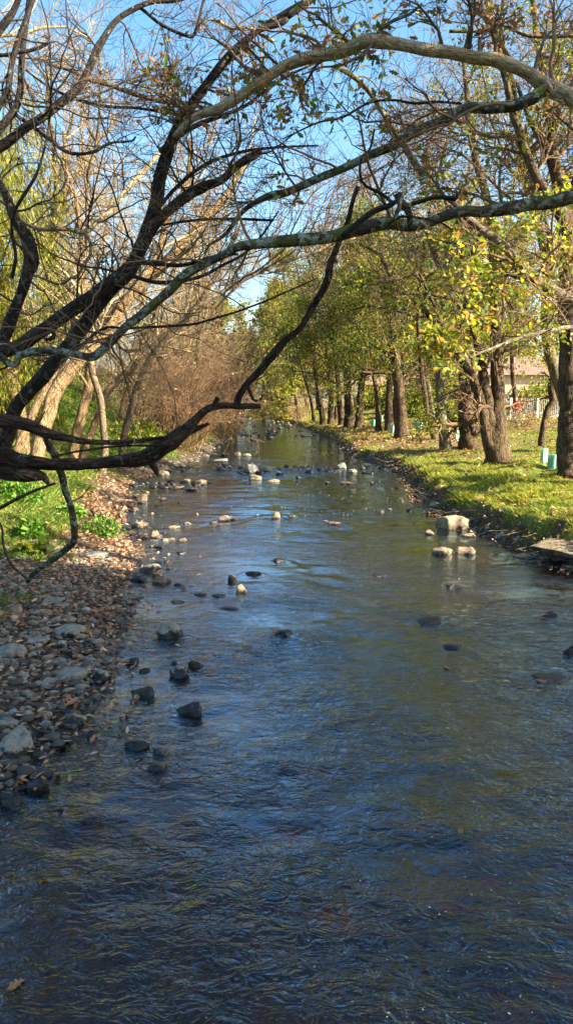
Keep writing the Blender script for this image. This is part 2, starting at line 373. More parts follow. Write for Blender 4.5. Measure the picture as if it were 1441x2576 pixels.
# ---------------------------------------------------------------- stones
def ico(n):
    import bmesh
    bm = bmesh.new(); bmesh.ops.create_icosphere(bm, subdivisions=n, radius=1)
    V = np.array([v.co[:] for v in bm.verts]); T = np.array([[v.index for v in f.verts] for f in bm.faces]); bm.free(); return V, T
IC = {n: ico(n) for n in (1, 2, 3, 4)}
def rockverts(sub, seed, cuts=15, rough=.12, lo=.42, hi=.92):
    r = np.random.default_rng(seed); V, T = IC[sub]; V = V.copy()
    for _ in range(cuts):
        n = r.normal(size=3); n /= np.linalg.norm(n); d = r.uniform(lo, hi); e = V@n-d
        V -= np.maximum(e, 0)[:, None]*n*.93
    V *= (1+rough*fbm(V*2.1+seed, 3, seed % 50)+rough*.4*vn(V*9+seed, seed % 37))[:, None]
    V -= V.mean(0); V /= np.abs(V).max(0)
    return V, T
def stonemat(name, dry, dark, wetz=.05, pit=.5, topdark=False, moss=0.):
    t = NT(name); g_ = t.node('ShaderNodeNewGeometry'); pos = g_.outputs['Position']; ob = t.node('ShaderNodeTexCoord').outputs['Object']
    z = t.node('ShaderNodeSeparateXYZ', ins={0: pos}).outputs['Z']
    rnd = t.node('ShaderNodeObjectInfo').outputs['Random']
    n = t.noise(pos, 14, 5, .65); n2_ = t.noise(pos, 55, 3, .6)
    col = t.ramp(n, [(.28, tuple(x*.45 for x in dry)), (.5, dry), (.75, tuple(min(.75, x*1.35) for x in dry))])
    vo = t.node('ShaderNodeTexVoronoi', ins={'Vector': pos, 'Scale': 42.}).outputs['Distance']
    pits = t.ramp(t.math('ADD', vo, t.math('MULTIPLY', n2_, .35)), [(.28, 0.), (.40, 1.)])
    col = t.mix(t.math('MULTIPLY', t.math('SUBTRACT', 1., pits), pit), col, tuple(x*.12 for x in dry))
    if moss: col = t.mix(t.ramp(t.noise(pos, 5, 3), [(.62-moss*.25, 0.), (.68-moss*.25, .9)]), col, (.08, .10, .02))
    wl = t.math('SUBTRACT', t.math('ADD', z, t.math('MULTIPLY', t.math('SUBTRACT', n, .5), .22)), wetz)
    wf = t.node('ShaderNodeMapRange', ins={'Value': wl, 'From Min': -.008, 'From Max': .012}).outputs[0]
    col = t.mix(wf, dark, col)
    rg = t.node('ShaderNodeMapRange', ins={'Value': wf, 'To Min': .32, 'To Max': .9}).outputs[0]
    h = t.math('ADD', t.math('MULTIPLY', n2_, .5), t.math('MULTIPLY', pits, pit))
    return t.out(t.principled(col, rg, t.bump(h, .9, .02), .35))
DK = (.022, .02, .018)
M['st_p'] = stonemat('stone_pale_pitted', (.235, .222, .178), DK, .085, .8)
M['st_g'] = stonemat('stone_grey', (.21, .205, .175), DK, .03, .25)
M['st_s'] = stonemat('stone_tan', (.26, .20, .125), (.05, .038, .025), .022, .6)
M['st_d'] = stonemat('stone_dark_wet', (.05, .045, .04), (.016, .015, .014), .10, .5)
M['st_m'] = stonemat('stone_mossy', (.16, .14, .10), DK, .03, .4, moss=1.)
M['st_b'] = stonemat('stone_brown', (.13, .095, .06), DK, .04, .4)
RMV = [rockverts(3, 100+i)[0] for i in range(12)]
RB = [rockverts(4, 300+i, 18, .13) for i in range(12)]
def blockverts(sub, seed):
    V, T = IC[sub]; V = nrm(V); V = np.sign(V)*np.abs(V)**.55; r = np.random.default_rng(seed)
    V = V+np.stack([(.26*vn(V*1.3+seed, 1)), .24*vn(V*1.3+seed, 2), .34*vn(V*1.5+seed, 3)], 1)+.08*np.stack([vn(V*5+seed, 4), vn(V*5, 5), vn(V*5, 6)], 1)
    V -= V.mean(0); V /= np.abs(V).max(0); return V, T
RB += [blockverts(4, 40+i) for i in range(4)]; RMV += [blockverts(3, 60+i)[0] for i in range(4)]
def rock(x, y, w_, h_, typ, label, group=None, cat_='stone', ratio=.75, i=None, z0=None, name='stone', rz=None, flat=False):
    """x: middle, y: foot in the photo, w/h: size in photo px"""
    zz = 0. if z0 is None else z0
    p = G(x, y, zz)
    if z0 is None:
        for _ in range(6):
            zz = max(0., float(H(p[0], p[1]))); p = G(x, y, zz)
    d = depth(p); sx = .5*w_/F*d; el = math.atan2(CH-zz, p[1]); h_ = h_*.88; sy = sx*ratio
    hm = h_/F*d                                  # apparent height = hz*cos + 2*sy*sin*~.5
    hz = max((hm-sy*.9*math.sin(el))/math.cos(el), sx*.16)
    p = p+np.array([0, sy*.75, 0])
    k = random.randrange(13) if i is None else i
    if any(q in label for q in ('square', 'block', 'flat-topped', 'slab', 'layered')): k = 12+random.randrange(4)
    big = w_ > 26
    V, T = RB[k] if big else (RMV[k], IC[3][1])
    sz = hz*1.0
    V = V*np.array([sx*1.03, sy, sz]); a = rz if rz is not None else random.uniform(-.5, .5)
    V = np.stack([V[:, 0]*math.cos(a)-V[:, 1]*math.sin(a), V[:, 0]*math.sin(a)+V[:, 1]*math.cos(a), V[:, 2]-sz*.04], 1)
    o = mk(name, V+np.array([p[0], p[1], zz]), T, M['st_'+typ], None, np.array([p[0], p[1], zz]))
    ROCKS.append((p[0], p[1], sx, sy)); tag(o, label, cat_, group); return o
# ---------------------------------------------------------------- every stone one can point to
S1 = 'stones along the left side of the creek'; S2 = 'stones on the gravel bar'; S3 = 'stones by the right bank'; S4 = 'stones in the middle riffle'
for a in [
 (428, 1606, 74, 54, 'p', 'big round boulder with pale dry top and black wet base', S1),
 (717, 1600, 62, 22, 'd', 'low black stone with a leaf on its left end, alone in mid creek', S1),
 (702, 1414, 44, 18, 'd', 'flat black stone alone in mid creek above the two tan stones', S1),
 (606, 1491, 36, 32, 's', 'pointed tan stone with a white top standing alone in blue water', S1),
 (586, 1463, 27, 24, 'p', 'small rounded dark stone with a pale crown at the end of a leafy ridge', S1),
 (634, 1446, 44, 12, 'd', 'long thin black stone barely above the water beside the small rounded one', S1),
 (552, 1503, 42, 12, 'b', 'brown stone capped with fallen leaves left of the pointed tan stone', S1),
 (500, 1499, 34, 9, 'b', 'low brown stone with leaves, left of the leaf-capped brown stone', S1),
 (447, 1519, 48, 13, 'b', 'flat brown stone buried under reddish leaves', S1),
 (576, 1536, 60, 9, 'd', 'flat dark stone with one orange leaf at its right end', S1),
 (328, 1672, 40, 22, 'd', 'smooth round dark stone at the edge below the big round boulder', S1),
 (361, 1692, 32, 16, 'd', 'dark stone topped with a clump of wet brown leaves', S1),
 (448, 1704, 54, 38, 'p', 'triangular dark stone with a pale speckled peak', S1),
 (437, 1672, 20, 13, 'd', 'little dark stone just behind the triangular stone', S1),
 (494, 1680, 42, 24, 'd', 'rounded dark stone right of the triangular stone', S1),
 (354, 1756, 68, 34, 'd', 'smooth black dome-shaped stone in still water', S1),
 (473, 1801, 66, 40, 'd', 'black stone with a sharp upright chip and a long low tail', S1),
 (343, 1886, 70, 34, 'd', 'black stone carrying three pale fallen leaves', S1),
 (401, 1902, 48, 28, 'b', 'brown stone touching the leaf-laden black stone', S1),
 (392, 1941, 56, 28, 'b', 'wedge-shaped brown stone nearest in the group of three', S1),
 (150, 2046, 22, 20, 'b', 'small brown stone sitting alone in the rippled shallows', S1),
 (125, 2090, 34, 18, 'b', 'half-sunk brown stone nearest to the camera', S1),
 (252, 1715, 62, 42, 'p', 'dark boulder with pale cap and two leaves stuck to its face', S1),
 (372, 1441, 58, 30, 'p', 'broad speckled pale boulder at the pool edge', S1),
 (403, 1471, 50, 26, 'b', 'rounded brown boulder with a pale crown beside the leaf ridge', S1),
 (350, 1464, 50, 22, 'd', 'dark stone between the speckled boulder and the rounded brown one', S1),
 (446, 1476, 30, 13, 'd', 'dark wet stone at the right end of the leaf ridge', S1),
 (388, 1353, 24, 25, 's', 'upright sunlit block of pale stone', S1),
 (360, 1355, 36, 14, 'd', 'dark flat stone leaning on the upright sunlit block', S1),
 (421, 1361, 34, 9, 's', 'thin sunlit slab right of the upright block', S1),
 (456, 1364, 28, 12, 's', 'tan stone at the right end of the sunlit row', S1),
 (398, 1379, 28, 10, 'd', 'dark stone just below the upright sunlit block', S1),
 (456, 1395, 32, 11, 'd', 'low dark stone with leaves on its left', S1),
 (352, 1328, 42, 18, 's', 'flat-topped pale stone near the left bank with a brown face', S1),
 (437, 1332, 32, 14, 's', 'tan stone between the flat-topped pale stone and the whitish pair', S1),
 (471, 1321, 34, 12, 's', 'leaf-flecked pale stone left of the brightest stone', S1),
 (562, 1310, 34, 18, 's', 'bright pale stone with a flat tail in sunlit water', S1),
 (588, 1308, 22, 7, 's', 'flat tail stone touching the bright pale stone', S1),
 (534, 1317, 26, 8, 's', 'low tan stone left of the bright pale stone', S1),
 (695, 1304, 24, 20, 's', 'pointed tan stone in mid creek, sunlit on one side', S1),
 (733, 1300, 26, 9, 'b', 'low leafy stone right of the pointed mid-creek stone', S1),
 (354, 1262, 36, 24, 's', 'domed pale stone reflected in the green pool', S1),
 (640, 1208, 40, 20, 's', 'angular tan stone lit bright with two humps', S4),
 (686, 1213, 36, 9, 's', 'low flat tan stone right of the two-humped one', S4),
 (702, 1195, 22, 12, 'p', 'small dark stone with a white top in the riffle', S4),
 (632, 1190, 40, 34, 'g', 'tallest grey boulder of the middle riffle', S4),
 (610, 1189, 30, 13, 'g', 'low grey stone left of the tallest grey boulder', S4),
 (667, 1186, 36, 20, 'g', 'slanting grey slab behind the white-topped small stone', S4),
 (652, 1193, 26, 12, 'd', 'dark stone below the slanting grey slab', S4),
 (588, 1172, 30, 8, 'd', 'flat dark stone left of the tallest grey boulder', S4),
 (850, 1189, 40, 12, 'd', 'broad low dark stone right in the riffle', S4),
 (856, 1180, 28, 20, 'g', 'grey stone perched above the broad low dark one', S4),
 (888, 1189, 30, 13, 's', 'pale-capped stone right of the stacked pair', S4),
 (924, 1191, 36, 7, 'd', 'thin dark stone at the right end of the riffle', S4),
 (760, 1178, 22, 11, 'd', 'dark stone in the middle of the riffle line', S4),
 (805, 1182, 18, 8, 'd', 'little dark stone in the riffle left of the stacked pair', S4),
 (754, 1203, 24, 8, 'd', 'dark oval stone below the riffle line', S4),
 (825, 1217, 14, 9, 'b', 'tiny brown stone left of the twin-humped brown stone', S4),
 (872, 1218, 36, 9, 'b', 'twin-humped brown stone in calm olive water', S4),
 (938, 1217, 20, 9, 'b', 'single brown stone with a shaded left face in olive water', S4),
 (505, 1220, 34, 22, 's', 'layered pale stones by the green pool', S1),
 (470, 1212, 22, 10, 's', 'small tan stone left of the layered pale stones', S1),
 (440, 1229, 44, 9, 'b', 'flat brown stone among leaves beside the green pool', S1),
 (480, 1234, 36, 10, 'b', 'flat brown stone just below the layered pale stones', S1),
 (403, 1196, 42, 18, 's', 'pale rounded stone embedded in the muddy left shore', S1),
 (567, 1147, 22, 10, 'p', 'square pale stone above its own reflection', S4),
 (597, 1147, 22, 13, 's', 'upright pale stone in the far pool row', S4),
 (621, 1147, 26, 8, 's', 'low pale stone at the right of the far pool row', S4),
 (550, 1161, 50, 9, 'g', 'long flat grey stone near the left bank upstream', S4),
 (637, 1105, 22, 14, 'd', 'pointed dark stone at the second riffle', S4),
 (770, 1098, 34, 7, 'g', 'flat grey-topped stone in far mid creek', S4),
 (830, 1094, 24, 14, 'd', 'dark boulder beside the right bank far upstream', S3),
 (856, 1096, 22, 11, 'g', 'square grey stone beside the far dark boulder', S3),
 (823, 1078, 16, 9, 's', 'pale round stone on the far right shore', S3),
 (1146, 1334, 78, 46, 's', 'largest sunlit boulder, flat-topped and rough, beside the exposed roots', S3),
 (1110, 1320, 28, 24, 's', 'pale block tucked against the left of the largest boulder', S3),
 (1081, 1346, 34, 20, 's', 'small pointed stone left below the largest boulder', S3),
 (1178, 1352, 40, 13, 's', 'low brown-sided stone in front of the largest boulder', S3),
 (1114, 1396, 52, 28, 's', 'left one of the two square sunlit stones mirrored in the water', S3),
 (1172, 1395, 50, 25, 's', 'right one of the two square sunlit stones mirrored in the water', S3),
 (955, 1290, 28, 12, 's', 'small tan stone between the riffle and the leafy stone', S3),
 (980, 1283, 18, 6, 's', 'tiny flat stone right of the small tan stone', S3),
 (840, 1322, 46, 15, 'b', 'stone heaped with orange leaves in mid creek', S3),
 (1033, 1287, 26, 15, 'b', 'leaf-covered stone near the right bank', S3),
 (1066, 1256, 30, 24, 'g', 'round grey stone at the foot of the right bank', S3),
 (1098, 1278, 34, 22, 'g', 'pale grey slab leaning on the right bank', S3),
 (955, 1450, 40, 8, 'd', 'thin dark stone just breaking the surface below the square stones', S3),
 (1133, 1478, 24, 13, 'd', 'small dark stone with a smaller one at its right', S3),
 (1158, 1482, 22, 6, 'd', 'sliver of dark stone beside the small dark one', S3),
 (1085, 1573, 84, 22, 'd', 'long dark double-humped stone with foam at its right end', S3),
 (1140, 1634, 56, 16, 'd', 'low dark hump below the long double-humped stone', S3),
 (1382, 1553, 42, 16, 'd', 'dark stone with an orange leaf clump near the right edge', S3),
 (1392, 1716, 100, 16, 'd', 'long low dark stone with an orange leaf lying on its left end', S3),
 (1438, 1646, 36, 28, 'd', 'dark stone cut by the right edge of the view', S3),
 (1322, 1405, 62, 20, 's', 'wedge of tan stone in the shallows before the concrete ledge', S3),
 (1352, 1419, 54, 13, 's', 'low brown stone below the tan wedge', S3),
 (1398, 1428, 62, 18, 'd', 'dark stone under wet red leaves by the concrete ledge', S3),
 (1290, 1362, 34, 18, 's', 'tan stone at the left tip of the concrete ledge', S3),
 (1262, 1356, 32, 22, 'g', 'grey stone under the roots left of the concrete ledge', S3),
 (697, 1928, 60, 5, 'd', 'submerged brown stone making a smooth swell mid creek', S3),
 (170, 1604, 82, 46, 'p', 'large pale boulder full of dark holes, topped by a green tinge', S2),
 (94, 1624, 56, 32, 'p', 'pale pitted boulder left of the largest holed one', S2),
 (22, 1662, 82, 60, 'p', 'wide pale pitted boulder at the left edge', S2),
 (158, 1630, 36, 28, 'p', 'egg-shaped stone with a pale top right below the holed boulder', S2),
 (90, 1650, 40, 20, 'p', 'jagged little pale stone between two leaves', S2),
 (155, 1674, 46, 28, 'p', 'angular pale stone standing in a still puddle', S2),
 (174, 1716, 84, 50, 'g', 'smooth slanting pale green-grey slab, largest of its cluster', S2),
 (192, 1692, 44, 22, 'p', 'speckled white stone behind the slanting slab', S2),
 (124, 1723, 48, 24, 'g', 'knobbly pale grey stone left of the slanting slab', S2),
 (26, 1908, 98, 86, 'p', 'biggest pale boulder at the left edge with a dark wet side', S2),
 (117, 1852, 42, 28, 'p', 'smooth oval stone with white top beside wet leaves', S2),
 (228, 1858, 38, 28, 'd', 'dark angular stone at the water edge with a pale rim', S2),
 (185, 1826, 48, 30, 'd', 'dark square stone half hidden by leaves at the water edge', S2),
 (95, 1962, 64, 26, 'b', 'long flat dark-brown stone at the near water edge', S2),
 (92, 1994, 58, 44, 'd', 'smooth near-black block in front of the long flat stone', S2),
 (18, 2032, 66, 50, 'd', 'cluster-topping dark stone lowest at the left edge', S2),
 (50, 1990, 34, 16, 'd', 'small black stone behind the near-black block', S2),
 (60, 1848, 60, 20, 'd', 'dark flat stone behind the biggest pale boulder', S2),
 (172, 1466, 24, 15, 'p', 'white egg-shaped pebble on orange leaves', S2),
 (248, 1482, 36, 12, 'p', 'flat whitish stone on the leafy gravel', S2),
 (32, 1545, 44, 30, 's', 'round tan stone at the left edge of the gravel', S2),
 (105, 1548, 50, 22, 's', 'wide speckled tan stone above the white cobbles', S2),
 (58, 1512, 38, 26, 'm', 'mossy dark boulder with grass at its right', S2),
 (98, 1482, 34, 18, 'm', 'green moss-covered stone where the fallen branch touches down', S2),
 (238, 1404, 66, 24, 'g', 'long weathered slab with a mossy left end', S2),
 (130, 1520, 66, 20, 'g', 'low grey slab sunk into the gravel', S2),
 (152, 1532, 40, 20, 'p', 'pale cracked stone right of the low grey slab', S2),
 (190, 1412, 30, 12, 'm', 'small mossy hump left of the weathered slab', S2),
 (305, 1530, 52, 12, 'd', 'thin pointed dark stone in the brown shallows', S2),
 (214, 1632, 30, 22, 'd', 'dark round stone under an orange leaf clump', S2),
 (230, 1650, 36, 18, 'd', 'bluish black stone at the puddle edge', S2),
]:
    rock(*a)
lab4 = 'small dark wet stone breaking the surface of a far riffle'
for k in range(34):
    if k < 18: x, y = random.uniform(600, 700), random.gauss(1085, 12)
    elif k < 27: x, y = random.uniform(700, 800), random.uniform(1066, 1084)
    else: x, y = random.uniform(560, 920), random.gauss(1176, 4)
    y = max(1064, y); p = G(x, y)
    if not (xl(p[1])-.3 < p[0] < xr(p[1])+.4): continue
    rock(x, y, random.uniform(8, 18), random.uniform(4, 8), random.choice('dddgbs'), lab4, 'small stones in the far riffles')
lab5 = 'pale sunlit cobble on the far right shore'
for k in range(20):
    x = random.uniform(655, 800); y = 1060+(x-655)*.12+random.uniform(-3, 3)
    rock(x, y, random.uniform(7, 14), random.uniform(4, 7), random.choice('spss'), lab5, 'pale cobbles of the far shore')
lab6 = 'fist-sized stone among gravel and fallen leaves on the left bar'
cnt = 0
while cnt < 52:
    y = random.uniform(1430, 2010); x = random.uniform(0, 330)*(1-(y-1430)/800)
    p = G(x, y)
    if p[0] > xl(p[1])+.25: continue
    s_ = random.uniform(18, 42)*(.7+.5*(y-1430)/580); dry = p[0] < xl(p[1])-.5 and y < 1660
    rock(x, y, s_, s_*random.uniform(.35, .6), random.choice('ppgps' if dry else 'ddddbdg'), lab6, 'cobbles on the left gravel bar'); cnt += 1
lab7 = 'small stone at the foot of the right bank'
for k in range(27):
    yy = random.uniform(13, 60); xx = float(xr(yy))+random.uniform(-.25, .2)
    d = depth((xx, yy, 0)); q = 720.5+xx/d*F; py = 1000+CH*F/yy
    rock(q, py, random.uniform(.07, .22)*F/d, random.uniform(.05, .13)*F/d, random.choice('dbgsb'), lab7, 'stones at the foot of the right bank')
lab8 = 'small stone at the muddy edge of the left bank'
for k in range(18):
    yy = random.uniform(18, 62); xx = float(xl(yy))+random.uniform(-.25, .45)
    d = depth((xx, yy, 0)); q = 720.5+xx/d*F; py = 1000+CH*F/yy
    rock(q, py, random.uniform(.08, .3)*F/d, random.uniform(.04, .12)*F/d, random.choice('dbgsb'), lab8, 'stones at the muddy left edge')

# ---------------------------------------------------------------- water
t = NT('creek_water')
pos = t.node('ShaderNodeNewGeometry').outputs['Position']
m1 = t.mapping(pos, (1., 1.5, 1.))
w1 = t.noise(m1, 1.6, 2, .5, 1.2); w2r = t.noise(t.mapping(pos, (1., 1.6, 1.)), 5.4, 3, .6, .6); w2 = t.math('SUBTRACT', .7, t.math('ABSOLUTE', t.math('MULTIPLY', t.math('SUBTRACT', w2r, .5), 2.2))); w3 = t.noise(t.mapping(pos, (1, 1.6, 1)), 17, 2, .5, 1.0)
calm = t.ramp(t.noise(pos, .42, 3), [(.40, .2), (.60, 1.)])
hh = t.math('ADD', t.math('MULTIPLY', w1, 2.6), t.math('ADD', t.math('MULTIPLY', w2, 1.5), t.math('MULTIPLY', w3, .2)))
yy_ = t.math('DIVIDE', t.node('ShaderNodeSeparateXYZ', ins={0: pos}).outputs['Y'], 100.)
flow = t.ramp(yy_, [(.085, .8), (.15, .34), (.24, .26), (.285, .30), (.315, 1.), (.345, .35), (.42, .16), (.62, .2), (.70, .8), (.95, .4)])
hh = t.math('MULTIPLY', t.math('MULTIPLY', hh, calm), flow)
bp = t.bump(hh, WB, .025)
gl = t.node('ShaderNodeBsdfGlossy', ins={'Color': (.64, .82, 1, 1), 'Roughness': .015, 'Normal': bp})
tr = t.node('ShaderNodeBsdfTransparent', ins={'Color': (.46, .34, .17, 1)})
df = t.node('ShaderNodeBsdfDiffuse', ins={'Color': (.15, .10, .028, 1)})
m0 = t.node('ShaderNodeMixShader', ins={0: .045}); t.l.new(tr.outputs[0], m0.inputs[1]); t.l.new(df.outputs[0], m0.inputs[2])
fr = t.math('SUBTRACT', t.math('MULTIPLY', t.node('ShaderNodeFresnel', ins={'IOR': 1.65, 'Normal': bp}).outputs[0], 3.0), .15, True); fr = t.math('MINIMUM', fr, .72)
mx = t.node('ShaderNodeMixShader'); t.l.new(fr, mx.inputs[0]); t.l.new(m0.outputs[0], mx.inputs[1]); t.l.new(gl.outputs[0], mx.inputs[2])
M['water'] = t.out(mx.outputs[0])
yw = np.concatenate([np.linspace(-30, 2.8, 6)[:-1], np.arange(2.8, 24, .06), np.geomspace(24, 165, 220)])
uw = np.linspace(0, 1, 200)
WY, WU = np.meshgrid(yw, uw, indexing='ij'); xa = np.interp(WY, le[:, 1], le[:, 0])-.8; xb = np.interp(WY, re_[:, 1], re_[:, 0])+.6
WX = xa+(xb-xa)*WU
wz = .016*fbm(np.stack([WX*1.4, WY*2.3, WX*0], -1), 3, 31)+.006*fbm(np.stack([WX*4, WY*6, WX*0+4], -1), 2, 35)
wz = wz*(.35+.65*ss(-.4, .3, n2(WX, WY, .35, 38)))
for (rx, ry, rsx, rsy) in ROCKS:
    if rsx < .07 or ry > 40 or not (float(xl(ry))+.1 < rx < float(xr(ry))-.1): continue
    i0, i1 = np.searchsorted(yw, ry-2.4), np.searchsorted(yw, ry+.8); X_, Y_ = WX[i0:i1], WY[i0:i1]
    s_ = ry-Y_; dx = np.abs(X_-rx); am = min(.022, .05*rsx+.004)
    v_ = np.exp(-((dx-np.maximum(s_, 0)*.38-rsx)/.07)**2)*np.exp(-np.maximum(s_, 0)/.7)*ss(-.15, .1, s_)
    v2 = -np.exp(-(dx/rsx)**2)*np.exp(-((s_-rsy)/.3)**2)
    r_ = np.sqrt(dx**2+s_**2); v3 = np.cos((r_-rsx)*26)*np.exp(-np.maximum(r_-rsx, 0)/.22)*.35
    wz[i0:i1] += am*(v_+.5*v2+v3)
w = mk('water', np.stack([WX, WY, wz], -1).reshape(-1, 3), gridq(len(yw), len(uw)), M['water'])
tag(w, 'shallow rippled creek water reflecting blue sky', 'water', kind='structure')


# pebbles: nobody could count them
def pebbles(name, xs_, ys_, rad, mat, label, zmin=-9, rmax=.09):
    V0, T0 = IC[2]; V = []; T = []; o = 0; zs = np.maximum(H(xs_, ys_), zmin)
    pro = [rockverts(2, 500+i, 7, .05)[0] for i in range(10)]
    for i, (x, y, z, r) in enumerate(zip(xs_, ys_, zs, rad)):
        r = min(r, rmax)
        v = pro[i % 10]*np.array([r, r*random.uniform(.55, .9), r*random.uniform(.35, .6)]); a = random.uniform(0, 6.3)
        v = np.stack([v[:, 0]*math.cos(a)-v[:, 1]*math.sin(a), v[:, 0]*math.sin(a)+v[:, 1]*math.cos(a), v[:, 2]], 1)
        V.append(v+np.array([x, y, z+r*.15])); T.append(T0+o); o += len(V0)
    tag(mk(name, np.concatenate(V), np.concatenate(T), mat), label, 'gravel', kind='stuff')
t = NT('pebble_mix'); gi = t.node('ShaderNodeNewGeometry'); ri = gi.outputs['Random Per Island']; pos = gi.outputs['Position']
z = t.node('ShaderNodeSeparateXYZ', ins={0: pos}).outputs['Z']; nn = t.noise(pos, 40, 4)
c = t.ramp(ri, [(0, (.06, .05, .04)), (.3, (.12, .10, .075)), (.55, (.27, .255, .21)), (.75, (.33, .28, .19)), (.9, (.12, .07, .04)), (1, (.42, .38, .30))])
c = t.mix(t.ramp(nn, [(.4, .5), (.6, 0.)]), c, (.05, .045, .035))
wf = t.node('ShaderNodeMapRange', ins={'Value': t.math('ADD', z, t.math('MULTIPLY', nn, .05)), 'From Min': .05, 'From Max': .08}).outputs[0]
c = t.mix(wf, t.mix(.86, c, DK), c); rg = t.node('ShaderNodeMapRange', ins={'Value': wf, 'To Min': .35, 'To Max': .9}).outputs[0]
M['pebble'] = t.out(t.principled(c, rg, t.bump(nn, .5, .008), .3))
def scatter_left(n, lo, hi, y0, y1):
    yy = y0+(y1-y0)*rng.random(n); xx = xl(yy)-rng.uniform(lo, hi, n); return xx, yy
a, b = scatter_left(5200, -.25, 2.9, 5.2, 14.6); a2, b2 = scatter_left(1500, -1.0, .1, 5.2, 22)
pebbles('gravel', np.append(a, a2), np.append(b, b2), rng.gamma(3., .011, 6700)+.012, M['pebble'], 'grey and brown gravel and pebbles of the left bar')
yy = rng.uniform(11, 55, 2400); xx = xr(yy)+rng.normal(-.02, .16, 2400)
pebbles('gravel', xx, yy, rng.gamma(3., .014, 2400)+.015, M['pebble'], 'dark gravel along the foot of the right bank')
yy = rng.uniform(15, 60, 1800); xx = xl(yy)+rng.normal(-.05, .28, 1800)
pebbles('gravel', xx, yy, rng.gamma(3., .014, 1800)+.015, M['pebble'], 'muddy gravel along the far left water edge')

n = 520; yy = np.concatenate([rng.normal(33, 1.1, 220), rng.normal(64, 4, 140), rng.normal(84, 5, 90), rng.normal(26.5, .5, 70)]); u = rng.random(n); u = np.where(np.arange(n) >= 450, u*.3, u)
xx = xl(yy)*(1-u)+xr(yy)*u; k = n2(xx, yy, .7, 91) > -.12; xx, yy = xx[k], yy[k]
pebbles('riffle_rubble', xx, yy, rng.gamma(3., .028, len(xx))+.03, M['st_d'], 'small dark rocks crowding the riffles across the creek', -.03, .24)
n = 700; yy = rng.uniform(12, 34, n); xx = xl(yy)+rng.gamma(1.2, .35, n)-.3; k = n2(xx, yy, .9, 93) > -.05; xx, yy = xx[k], yy[k]
pebbles('shore_rubble', xx, yy, rng.gamma(2.5, .026, len(xx))+.02, M['st_b'], 'brown rubble along the left shore of the creek', -.02, .17)
# fallen leaves
def flatleaves(name, xx, yy, size, label, mat='leaf_dead', lift=.012, sh=OAK, cat_='leaf litter'):
    n = len(xx); z = H(xx, yy)
    z = np.maximum(z, .0)+lift+rng.uniform(0, .02, n)
    a = rng.uniform(0, 6.28, n); ax = np.stack([np.cos(a), np.sin(a), rng.normal(0, .18, n)], 1)
    V, Q = leaves(np.stack([xx, yy, z], 1), ax, size, sh, .22, .35)
    return tag(mk(name, V, Q, M[mat]), label, cat_, kind='stuff')
a, b = scatter_left(5200, -.1, 3.4, 8, 15.5); k = rng.random(5200) < np.clip(.18+(b-10)/4, 0, .9)
a2, b2 = scatter_left(900, -.5, 1.8, 5.5, 11)
flatleaves('leaf_litter', np.append(a[k], a2), np.append(b[k], b2), rng.uniform(.05, .10, k.sum()+900), 'orange and tan fallen oak leaves over the left gravel bar', lift=.03)
b = rng.uniform(8, 26, 900); a = xl(b)+rng.gamma(1.1, .28, 900)-.3
flatleaves('leaf_litter', a, b, rng.uniform(.06, .11, 900), 'orange leaves caught in the shallows along the left shore', lift=.02)
b = rng.uniform(15, 30, 2600); a = xl(b)-rng.gamma(1.5, .8, 2600)+.2
flatleaves('leaf_litter', a, b, rng.uniform(.06, .11, 2600), 'brown leaves scattered over the grass of the left bank', lift=.05)
n = 26000; b = 12+70*rng.random(n)**1.6; a = xr(b)+.15+rng.random(n)*(3+b*.35)
_, _, l3 = zone(a, b); k = rng.random(n) < .12+.8*l3
flatleaves('leaf_litter', a[k], b[k], rng.uniform(.07, .13, k.sum())*(1+b[k]/90), 'pale brown fallen leaves over the grassy right bank', lift=.035, sh=SIM)
b = rng.uniform(12, 30, 1000); a = xr(b)+rng.uniform(-.25, .5, 1000)
flatleaves('leaf_litter', a, b, rng.uniform(.06, .11, 1000), 'brown leaves caught along the foot of the right bank', lift=.03)

